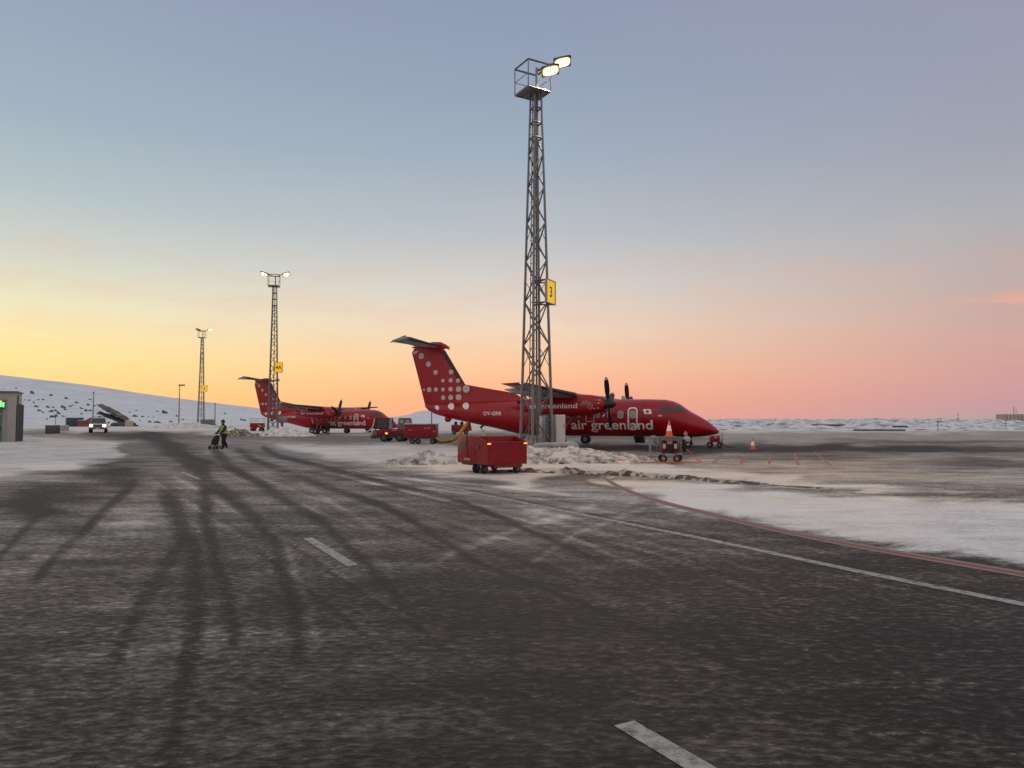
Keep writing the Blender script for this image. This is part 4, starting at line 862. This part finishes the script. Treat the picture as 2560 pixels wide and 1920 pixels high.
# ground power unit under the nose
c = G(1788, 1119); t = thing('ground_power_cart', 'small red power cart with black wheels under the near aircraft nose', 'cart', (c.x, c.y, 0), R(-15))
MB().box((0, .2, .58), (.62, .7, .42), bev=.05).build('body', CARTRED, t); b = MB(); b.tube([(-.4, .0, .8), (-.34, .0, .6), (-.25, .0, .34)], .03, 6); b.tube([(.42, .0, .9), (.45, .0, .45)], .02, 6); b.tube([(.5, .4, 1.0), (.5, .4, .3)], .015, 6); b.build('tow_handle', GALV, t); MB().tube([(-.05, -.16, .72), (.12, -.17, .66)], .04, 6).build('socket', DULLWHITE, t)
for x, y in ((-.34, 0), (.28, 0), (.3, .5), (-.3, .5)): MB().wheel((x, y, .19), .19, .15, (.3, 1, 0), 0, 1).build('wheel', [BLACK, GALVD], t)
pc = MB(); pc.tube(smooth_path([c + Vector(q) for q in ((-.3, .1, .6), (-.55, .1, .15), (-1.1, .2, .03), (-1.5, .3, .1), (-1.45, .5, .7))], 3), .022, 6); pc.tube(smooth_path([c + Vector(q) for q in ((.4, .1, .5), (.6, .1, .2), (.8, .1, .03), (1.3, 0, .025))], 3), .022, 6)
pc.build('power_lead', BLACK, t).matrix_parent_inverse = Matrix.LocRotScale(t.location, t.rotation_euler, t.scale).inverted()
c = G(1717, 1117); t = thing('equipment_bag', 'white and pink bundle beside the near aircraft nose wheel', 'bag', (c.x, c.y, 0), R(10))
b = MB(); b.loft([[(r * 1.2 * math.cos(2 * math.pi * j / 14), r * math.sin(2 * math.pi * j / 14), z) for j in range(14)] for r, z in ((.1, .3), (.2, .36), (.24, .5), (.2, .66), (.1, .74))]); b.build('sack', DULLWHITE, t); MB().loft([[(-.08 + r * math.cos(2 * math.pi * j / 12), r * math.sin(2 * math.pi * j / 12), z) for j in range(12)] for r, z in ((.06, .72), (.14, .8), (.13, .95), (.04, 1.08))]).build('cover', PINK, t); MB().wheel((.06, -.05, .17), .17, .1, (.2, 1, 0), 0, 1).build('wheel', [BLACK, DULLWHITE], t)

# ================================================================== PEOPLE
def skin_body(name, pts, edges, m, parent, sub=2):
    me = bpy.data.meshes.new(name); me.from_pydata([p[:3] for p in pts], edges, []); o = bpy.data.objects.new(name, me); C.objects.link(o)
    md = o.modifiers.new('s', 'SKIN'); md.use_smooth_shade = True
    for i, p in enumerate(pts): me.skin_vertices[0].data[i].radius = (p[3] * 1.38, (p[3] if len(p) < 5 else p[4]) * 1.38); me.skin_vertices[0].data[i].use_root = (i == 0)
    s = o.modifiers.new('d', 'SUBSURF'); s.levels = s.render_levels = sub
    dg = bpy.context.evaluated_depsgraph_get(); nm = bpy.data.meshes.new_from_object(o.evaluated_get(dg)); o.modifiers.clear(); o.data = nm; nm.name = name; bpy.data.meshes.remove(me)
    nm.materials.clear()
    for q in (m if isinstance(m, (list, tuple)) else [m]): nm.materials.append(q)
    nm.polygons.foreach_set('use_smooth', [True] * len(nm.polygons)); o.parent = parent; return o
def person(label, loc, rz, pose, vest):
    t = thing('person', label, 'person', loc, rz)
    # x forward, y left
    if pose == 'push':
        L = [(0, 0, .93, .15, .13), (.03, 0, 1.15, .15, .12), (.08, 0, 1.38, .17, .12), (.10, 0, 1.52, .07), (.11, 0, 1.60, .06), (.12, 0, 1.70, .095), (.125, 0, 1.78, .085),
             (.08, .2, 1.42, .075), (.22, .24, 1.18, .055), (.42, .2, 1.02, .042), (.52, .19, 1.0, .04), (.08, -.2, 1.42, .075), (.2, -.24, 1.18, .055), (.42, -.2, 1.02, .042), (.52, -.19, 1.0, .04),
             (.02, .1, .86, .115), (.16, .1, .50, .08), (.10, .1, .10, .055), (.22, .1, .045, .045), (-.02, -.1, .86, .115), (-.06, -.1, .50, .08), (-.30, -.1, .13, .055), (-.20, -.1, .05, .045)]
    else:
        L = [(0, 0, .93, .15, .13), (.0, 0, 1.15, .15, .12), (.0, 0, 1.38, .17, .12), (.0, 0, 1.52, .07), (.01, 0, 1.60, .06), (.02, 0, 1.70, .095), (.02, 0, 1.78, .085),
             (0, .2, 1.42, .075), (.03, .27, 1.15, .055), (.10, .26, .92, .042), (.12, .25, .84, .045), (0, -.2, 1.42, .075), (.03, -.27, 1.15, .055), (.10, -.26, .92, .042), (.12, -.25, .84, .045),
             (0, .11, .86, .115), (.03, .12, .50, .08), (0, .13, .10, .055), (.13, .13, .045, .045), (0, -.11, .86, .115), (.03, -.12, .50, .08), (0, -.13, .10, .055), (.13, -.13, .045, .045)]
    E_ = [(0, 1), (1, 2), (2, 3), (3, 4), (4, 5), (5, 6), (2, 7), (7, 8), (8, 9), (9, 10), (2, 11), (11, 12), (12, 13), (13, 14), (0, 15), (15, 16), (16, 17), (17, 18), (0, 19), (19, 20), (20, 21), (21, 22)]
    b = skin_body('body', L, E_, [CLOTH, SKIN], t)
    hx, hz = L[5][0], L[5][2]
    for pl in b.data.polygons:
        q = pl.center
        if q.z > hz - .1 and q.x > hx + .03 and q.z < hz + .06: pl.material_index = 1
    # knitted cap, vest, gloves with five fingers
    MB().loft([[(hx + r * 1.15 * math.cos(2 * math.pi * j / 14) - .01, r * math.sin(2 * math.pi * j / 14), z) for j in range(14)] for r, z in ((.105, hz + .02), (.118, hz + .06), (.10, hz + .13), (.05, hz + .17), (.01, hz + .18))]).build('cap', CLOTH, t)
    MB().loft([[(hx + .08 + x, y, hz - .02 + z) for x, y, z in ((0, -.02, -.02), (0, .02, -.02), (0, .012, .03), (0, -.012, .03))], [(hx + .125, y * .5, hz - .025 + z) for y, z in ((-.02, -.01), (.02, -.01), (.01, .02), (-.01, .02))]]).build('nose', SKIN, t)
    if vest:
        v = MB(); rr = []
        for z, cx, rx, ry in ((.98, .02, .185, .2), (1.15, .04, .19, .2), (1.32, .08, .19, .225), (1.44, .1, .165, .2), (1.5, .1, .12, .13)):
            rr.append([(cx + 1.22 * rx * math.cos(2 * math.pi * j / 20) * .95, 1.2 * ry * math.sin(2 * math.pi * j / 20), z) for j in range(20)])
        v.loft(rr, cap=False); v.build('vest', VEST, t); st = MB()
        for z, cx, rx, ry in ((1.07, .03, .172, .205), (1.24, .06, .174, .22)):
            st.loft([[(cx + 1.26 * rx * math.cos(2 * math.pi * j / 20), 1.22 * ry * math.sin(2 * math.pi * j / 20), z + dz) for j in range(20)] for dz in (-.025, .025)], cap=False)
        st.build('reflective_band', DULLWHITE, t)
    for k in (10, 14):
        x, y, z, _ = L[k]; hnd = MB(); sgn = 1 if k == 10 else -1
        for f_ in range(4):
            yy = y + (f_ - 1.5) * .021; ln = (.07, .08, .076, .06)[f_]
            if pose == 'push': hnd.tube([(x + .01, yy, z + .01), (x + .05, yy, z + .012), (x + .062, yy, z - .02), (x + .045, yy, z - .02 - ln * .35)], [.011, .0105, .01, .008], 6)
            else: hnd.tube([(x + (f_ - 1.5) * .02, y, z - .02), (x + (f_ - 1.5) * .021, y, z - .05), (x + (f_ - 1.5) * .02 + .01, y - sgn * .015, z - .05 - ln * .6)], [.011, .0105, .008], 6)
        if pose == 'push': hnd.tube([(x, y - sgn * .03, z), (x + .03, y - sgn * .05, z - .015), (x + .05, y - sgn * .045, z - .035)], [.013, .012, .009], 6)
        else: hnd.tube([(x + .03, y, z + .0), (x + .06, y - sgn * .01, z - .03), (x + .065, y - sgn * .015, z - .055)], [.013, .012, .009], 6)
        hnd.build('glove', CLOTH, t)
    return t
c = G(560, 1122.5); person('person in dark winter clothes and yellow hi vis vest walking on the icy road', (c.x, c.y, 0), R(238), 'push', True)
fx, fy_ = math.cos(R(238)), math.sin(R(238))
t = thing('push_trolley', 'dark folding push trolley held by the person in the vest', 'trolley', (c.x + fx * .46, c.y + fy_ * .46, 0), R(238))
b = MB()
for y in (-.2, .2): b.tube([(-.04, y, 1.0), (.1, y, .62), (.42, y, .12)], .02, 6); b.tube([(.28, y, .36), (-.12, y, .14)], .018, 6); b.tube([(-.1, y, .14), (.42, y, .14)], .016, 6)
b.tube([(-.04, -.22, .99), (-.04, .22, .99)], .022, 6); b.build('trolley_frame', DARKGREY, t)
MB().loft([[(.12 + dx + w * .5 * math.cos(2 * math.pi * j / 12), (.1 + .35 * w) * math.sin(2 * math.pi * j / 12), z) for j in range(12)] for z, w, dx in ((.28, .26, .14), (.34, .42, .12), (.62, .42, .04), (.82, .28, -.04), (.88, .1, -.06))]).build('bag', CLOTH, t)
for x in (-.12, .43):
    for y in (-.22, .22): MB().wheel((x, y, .11), .11, .05, (0, 1, 0), 0, 1, 16).build('wheel', [BLACK, GALVD], t)
c = G(820, 1086.5); person('person in dark clothes standing under the far airliner wing', (c.x, c.y, 0), R(-80), 'stand', False)

# ================================================================== AROUND THE FAR AIRLINER
c = G(793, 1084); t = thing('belt_loader', 'red belt loader tilted up against the far airliner', 'loader', (c.x, c.y, 0), R(12))
MB().box((.2, .5, .55), (2.6, 1.4, .4), bev=.06).build('chassis', DARKGREY, t); b = MB(); b.box((.1, -.1, 1.3), (.28, .12, 2.4), ry=R(22)); b.box((.6, .9, 1.3), (.28, .12, 2.4), ry=R(22)); b.build('boom', CARTRED, t); MB().box((.62, .4, 1.35), (.1, .9, 2.3), ry=R(22)).build('belt', DULLWHITE, t)
for x in (-.75, 1.0):
    for y in (-.1, 1.1): MB().wheel((x, y, .36), .36, .26, (0, 1, 0), 0, 1).build('wheel', [BLACK, DULLWHITE], t)
c = G(641, 1079); t = thing('railed_trailer', 'low red trailer with a thin railing left of the middle mast', 'trailer', (c.x, c.y, 0), R(4))
b = MB(); b.box((0, .6, 1.05), (2.2, 1.3, .75), bev=.05); b.build('body', CARTRED, t); MB().box((-.25, -.12, .9), (.7, .2, .9), bev=.04).build('toolbox', CARTRED, t); MB().box((.55, -.08, 1.0), (.7, .06, .16), ry=R(25)).build('yellow_bar', HOSEY, t)
b = MB()
for x in (-1.05, -.1, 1.05):
    for y in (0, 1.2): b.tube([(x, y, 1.4), (x, y, 2.2)], .025, 5)
for y in (0, 1.2): b.tube([(-1.05, y, 2.2), (1.05, y, 2.2)], .025, 5); b.tube([(-1.05, y, 1.8), (1.05, y, 1.8)], .018, 5)
b.build('railing', GALVD, t)
for x in (-.7, .7):
    for y in (.1, 1.1): MB().wheel((x, y, .34), .34, .22, (0, 1, 0), 0, 1).build('wheel', [BLACK, DARKGREY], t)
c = at(707, 1054, 92); t = thing('switch_box', 'grey metal box on a post right of the middle mast foot', 'box', (c.x, c.y, 0), R(10))
MB().box((0, 0, 1.95), (.95, .5, .8), bev=.03).build('housing', GALV, t); MB().tube([(0, 0, 0), (0, 0, 1.6)], .07, 8).build('post', GALVD, t)

# ================================================================== LEFT SIDE: BUILDING, PICKUP, BLOCKS, POLES
# small building cut by the left edge
c = at(38, 1098, 64); t = thing('small_building', 'grey building with green door and lit green sign at the left edge', 'building', (c.x, 64, 0), R(28))
MB().box((-2.4, 2, 2.12), (4.8, 4, 4.24), bev=.02).build('wall', BLDG, t); MB().box((-2.4, 2, 4.30), (5.0, 4.3, .12)).build('roof', GALVD, t)
d = MB().box((-1.6, -.02, 1.15), (1.25, .06, 2.3)).build('door', DOORG, t); MB().tube([(-1.08, -.12, 1.25), (-1.08, -.12, 1.05)], .03, 6).build('handle', BLACK, d)
fr = MB(); fr.box((-.72, -.04, 1.8), (.1, .08, 3.6)); fr.box((-1.5, -.04, 2.36), (1.5, .08, .1)); fr.box((-1.5, -.04, 3.6), (1.6, .08, .1)); fr.build('door_frame', GALV, t)
MB().box((-1.55, -.03, 2.95), (1.2, .05, 1.0)).build('transom_panel', DOORG, t)
sgn = MB().box((-1.02, -.08, 3.2), (.5, .06, .7)).build('lit_sign', DARKGREY, t)
MB().box((-1.12, -.12, 3.24), (.14, .02, .5), bev=.004).build('sign_figure', GREENS, sgn); MB().box((-.92, -.12, 3.18), (.14, .02, .42), bev=.004).build('sign_figure', GREENS, sgn); MB().box((-1.08, -.122, 3.52), (.12, .02, .05)).build('sign_mark', REDS, sgn)
lv = MB()
for k in range(5): lv.box((.1 + .03 * k, .3 + .5 * k, 1.65 - .02 * k), (.12 + .03 * k, .06, 3.3))
lv.build('vertical_slats', GALVD, t); MB().box((.06, 1.3, 1.6), (.05, 2.4, 3.1)).build('slat_backing', DARKGREY, t); MB().tube([(.1, .1, 3.3), (.1, .1, 4.0)], .05, 6).build('corner_pipe', BLACK, t)
# pickup
yc = 92; c = at(246, 1081, yc); t = thing('pickup_truck', 'silver pickup driving towards the camera with headlights on', 'pickup truck', (c.x, yc, .35), R(27))
b = MB(); sec = lambda y, w, z0, z1: [(-w, y, z0), (w, y, z0), (w, y, (z0 + z1) / 2), (w * .94, y, z1), (-w * .94, y, z1), (-w, y, (z0 + z1) / 2)]
b.loft([sec(-2.4, .86, .55, .98), sec(-2.25, .96, .48, 1.08), sec(-1.2, 1.0, .45, 1.16), sec(2.6, 1.0, .45, 1.12), sec(2.75, .96, .55, 1.05)]); b.build('body', SILVER, t)
MB().loft([[(-.9, -1.15, 1.13), (.9, -1.15, 1.13), (.9, 1.1, 1.13), (-.9, 1.1, 1.13)], [(-.72, -.45, 1.78), (.72, -.45, 1.78), (.74, .95, 1.8), (-.74, .95, 1.8)], [(-.64, -.3, 1.86), (.64, -.3, 1.86), (.66, .85, 1.87), (-.66, .85, 1.87)]]).build('cab', SILVER, t)
MB().prism([(-.8, -1.1, 1.2), (.8, -1.1, 1.2), (.68, -.52, 1.74), (-.68, -.52, 1.74)], (0, -.03, .02)).build('windscreen', GLASS, t)
MB().box((0, -2.42, .82), (.9, .05, .26)).build('grille', DARKGREY, t); MB().box((0, -2.46, .52), (1.9, .16, .2), bev=.03).build('bumper', DARKGREY, t); MB().box((0, -2.56, .55), (.5, .02, .12)).build('licence_plate', DULLWHITE, t)
for x in (-.7, .7): MB().box((x, -2.4, .86), (.32, .1, .26), bev=.03).build('headlight', HEAD, t); MB().box((x * 1.58, -.9, 1.22), (.2, .12, .2), bev=.03).build('mirror', DARKGREY, t)
b = MB(); b.tube([(-.6, -.1, 1.95), (.6, -.1, 1.95)], .03, 6); b.box((.1, 0, 2.0), (.35, .25, .1)); b.tube([(.0, .5, 1.85), (.0, .5, 2.5)], .012, 5); b.build('roof_bar', DARKGREY, t)
for x in (-.82, .82):
    for y in (-1.55, 1.7): MB().wheel((x, y, .38), .38, .27, (1, 0, 0), 0, 1).build('wheel', [BLACK, GALV], t)
def block(label, u, v, Y, w, h, pole):
    c = at(u, v, Y); z = max(0, float(ground_z(np.array(c.x), np.array(c.y)))); t = thing('concrete_block', label, 'block', (c.x, c.y, z), 0)
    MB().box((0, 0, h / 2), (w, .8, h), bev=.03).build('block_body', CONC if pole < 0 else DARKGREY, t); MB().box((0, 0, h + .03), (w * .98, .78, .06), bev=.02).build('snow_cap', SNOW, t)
    MB().tube([(.05, .45, 0), (.05, .45, h + abs(pole))], .03, 6).build('pole', DARKGREY, t)
block('dark grey block with a thin pole on the snow right of the building', 131, 1089, 88, 1.3, .98, 1.2); block('lighter grey block just behind the dark block on the snow', 158, 1075, 110, 1.25, .75, -1.4)
def lamp_post(label, u, v0, v1, Y, head):
    a = at(u, v1, Y); b_ = at(u, v0, Y); gz = hill(a.x, Y) if Y > 190 else 0
    t = thing('lamp_post', label, 'lamp post', (a.x, Y, gz), 0); h = b_.z - gz
    MB().tube([(0, 0, 0), (0, 0, h)], [.17, .09], 8).build('pole', GALVD, t); MB().box((0, 0, .5), (.6, .5, 1.0)).build('base_box', DARKGREY, t)
    if head: MB().box((.55, 0, h - .1), (1.5, .5, .35), bev=.05).build('lamp_head', GALVD, t); MB().tube([(0, 0, h - .3), (.5, 0, h - .15)], .06, 6).build('lamp_arm', GALVD, t)
    else: MB().box((0, 0, h), (.3, .3, .3)).build('top_cap', GALVD, t)
lamp_post('unlit lamp post between the pickup and the farthest mast', 447, 962, 1056, 188, True)
lamp_post('thin grey pole on the slope left above the pickup', 232, 981, 1056, 188, False)
lamp_post('thin short pole right of the farthest mast', 537, 1009, 1058, 186, False)
lamp_post('slim pole rising behind the near tail above the service cart', 1079, 1004, 1060, 180, False)
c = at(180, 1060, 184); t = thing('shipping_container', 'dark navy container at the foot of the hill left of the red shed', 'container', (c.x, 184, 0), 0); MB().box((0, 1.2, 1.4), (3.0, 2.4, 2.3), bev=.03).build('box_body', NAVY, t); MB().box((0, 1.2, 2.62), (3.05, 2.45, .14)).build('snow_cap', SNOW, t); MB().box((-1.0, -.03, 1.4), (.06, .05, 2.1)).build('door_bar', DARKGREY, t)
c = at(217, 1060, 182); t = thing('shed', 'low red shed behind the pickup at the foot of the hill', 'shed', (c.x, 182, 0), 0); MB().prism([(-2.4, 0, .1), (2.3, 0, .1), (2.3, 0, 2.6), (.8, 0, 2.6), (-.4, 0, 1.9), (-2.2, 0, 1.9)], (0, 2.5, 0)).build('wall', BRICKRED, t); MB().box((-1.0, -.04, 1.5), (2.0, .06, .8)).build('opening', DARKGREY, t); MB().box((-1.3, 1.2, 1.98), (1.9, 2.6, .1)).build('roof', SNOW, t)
c = at(319, 1059, 186); t = thing('shipping_container', 'small beige box right of the slanted outcrop', 'container', (c.x, 186, 0), 0); MB().box((0, .8, .9), (1.3, 1.6, 1.6), bev=.03).build('box_body', TAN, t); MB().box((0, .8, 1.76), (1.35, 1.65, .1)).build('snow_cap', SNOW, t)
c = at(512, 1058, 150); t = thing('shipping_container', 'grey container behind the foot of the farthest mast', 'container', (c.x, 151, 0), 0); MB().box((0, .8, 1.25), (2.2, 1.8, 1.6), bev=.03).build('box_body', GREEN_GREY, t); MB().box((0, .8, 2.1), (2.25, 1.85, .1)).build('snow_cap', SNOW, t)
# slanted rock outcrop with snow bands
def rock_mesh(L_, W2, H2, seed, sub=3):
    bm = bmesh.new(); bmesh.ops.create_icosphere(bm, subdivisions=sub, radius=1); bm.verts.index_update()
    mb = MB(); mb.add([(v.co.x * L_ * (1 + .5 * fbm(v.co.x * 2 + seed, v.co.y * 2, v.co.z * 2)), v.co.y * W2 * (1 + .5 * fbm(v.co.x * 3, v.co.y * 2 + seed, v.co.z * 2)), v.co.z * H2 * (1 + .6 * fbm(v.co.x * 3, v.co.y * 3, seed)) + H2 * .55 * fbm(v.co.x * 7, v.co.y * 5, seed + v.co.z * 3)) for v in bm.verts], [[v.index for v in f.verts] for f in bm.faces]); bm.free(); return mb
OUT = mat('brown_grey_rock', (.17, .16, .15), .9, var=.35, scale=.8, bump=.5)
for lab, (u0, v0), (u1, v1), th_ in (('upper slanted brown grey outcrop band above the pickup', (266, 1012), (304, 1050), .42), ('lower slanted dark outcrop band just right of the pickup', (268, 1032), (300, 1058), .34)):
    a, b_ = on_hill(u0, v0), on_hill(u1, v1); a = at(u0, v0, 200); b_ = at(u1, v1, 196); mid_ = (a + b_) / 2; d = b_ - a
    o = rock_mesh(d.length / 2 * 1.02, 2.2, th_, hash(lab) % 7 + 2, 4).build('rock_outcrop', OUT if 'upper' in lab else ROCK, None, mid_, smooth=25); o.rotation_euler = (0, math.atan2(-d.z, math.hypot(d.x, d.y)), 0)
    tag(o, lab, 'rock')
c = at(290, 1057, 192); o = rock_mesh(3.6, 1.6, .8, 3, 4).build('rock_outcrop', ROCK, None, (c.x + .6, 194, .5), smooth=25); tag(o, 'flat dark rock base under the slanted outcrop bands', 'rock')
# rocks sticking out of the slope
rocks = [(8, 973, 3), (40, 971, 6), (83, 985, 9), (97, 1000, 5), (109, 1000, 6), (62, 1000, 3), (73, 1002, 4), (92, 1018, 8), (100, 1028, 8), (108, 1032, 5), (85, 1008, 4), (128, 990, 7), (121, 1020, 8), (128, 1030, 9), (134, 1020, 6), (140, 1028, 8), (146, 1034, 7), (132, 1044, 12), (142, 1042, 8), (160, 1020, 9), (164, 1025, 7), (176, 1017, 7), (184, 1014, 4), (166, 998, 8), (193, 1008, 8), (205, 1022, 7), (216, 1028, 8), (226, 1000, 6), (222, 1014, 8), (225, 1028, 7), (238, 1016, 5), (159, 1042, 6), (150, 1036, 6), (298, 1034, 6), (325, 1032, 4), (342, 1027, 5), (338, 1042, 11), (357, 1043, 5), (372, 1044, 3), (384, 1044, 4), (395, 1029, 6), (412, 1034, 10), (409, 1028, 5), (318, 1053, 4), (375, 1056, 8), (391, 1057, 9), (400, 1058, 6), (430, 1056, 8), (457, 1050, 6), (53, 1010, 4), (118, 1050, 5), (205, 1036, 6), (245, 1036, 7), (255, 1046, 6), (443, 1042, 5), (563, 1035, 5), (604, 1050, 6), (612, 1052, 6), (350, 1052, 4)]
base_r = [rock_mesh(1, .8, .55, k * 3.1 + 1, 2).build('rock', ROCK, smooth=20) for k in range(4)]
rd = random.Random(3)
for i, (u, v, s_) in enumerate(rocks):
    o = base_r[i] if i < 4 else base_r[i % 4].copy()
    if i >= 4: C.objects.link(o)
    p = on_hill(u, v); q = p.y / F * s_ * .72; o.location = p; o.scale = (q * rd.uniform(.8, 1.3), q, q * rd.uniform(.7, 1.2)); o.rotation_euler = (rd.uniform(-.3, .3), rd.uniform(.35, .95), rd.uniform(-.5, .5))
    tag(o, 'dark rock sticking out of the snowy slope on the left', 'rock', 'dark rocks on the snowy slope')

# ================================================================== RIGHT SIDE FAR OFF
c = at(2545, 1058, 235); t = thing('far_building', 'pale tan building with tall pipes at the far right edge', 'building', (c.x, 235, .6), R(-6))
MB().box((1.5, 3, 1.9), (10, 6, 2.7), bev=.03).build('wall', TAN, t); b = MB()
for k in range(9): b.box((-3.2 + k * 1.1, -.03, 1.9), (.12, .05, 2.6))
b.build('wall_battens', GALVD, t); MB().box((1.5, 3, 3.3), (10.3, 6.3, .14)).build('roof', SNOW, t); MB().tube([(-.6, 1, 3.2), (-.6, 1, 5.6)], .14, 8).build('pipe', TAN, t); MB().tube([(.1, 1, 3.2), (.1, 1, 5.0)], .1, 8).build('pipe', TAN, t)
for lab, u, v0, v1, Y in (('thin dark stake at the near edge of the snow field', 2345, 1056, 1079, 128), ('taller thin stake on the snow field before the far building', 2396, 1033, 1060, 190), ('short stake on the snow field left of the far building', 2515, 1050, 1077, 150)):
    a = at(u, v1, Y); t = thing('marker_stake', lab, 'stake', (a.x, Y, 0)); hh = at(u, v0, Y).z; MB().tube([(0, 0, 0), (0, 0, hh)], .05, 6).build('pole', DARKGREY, t); MB().tube([(0, 0, hh - .25), (0, 0, hh)], .07, 6).build('marker_band', REDS if False else BLACK, t)
for lab, u0, u1, v, Y in (('long dark low wall on the snow field, second from the left', 2030, 2112, 1060, 160), ('long low grey wall near the front of the snow field', 2135, 2262, 1074, 131), ('short bluish low wall at the right of the snow field', 2232, 2268, 1062, 150)):
    a, b_ = at(u0, v, Y), at(u1, v, Y); t = tag(MB().box(((b_.x - a.x) / 2, 0, 0), (b_.x - a.x, .5, .38), bev=.05).build('low_wall', ROCK, None, (a.x, Y, max(.1, field((a.x + b_.x) / 2, Y) + .12))), lab, 'wall')
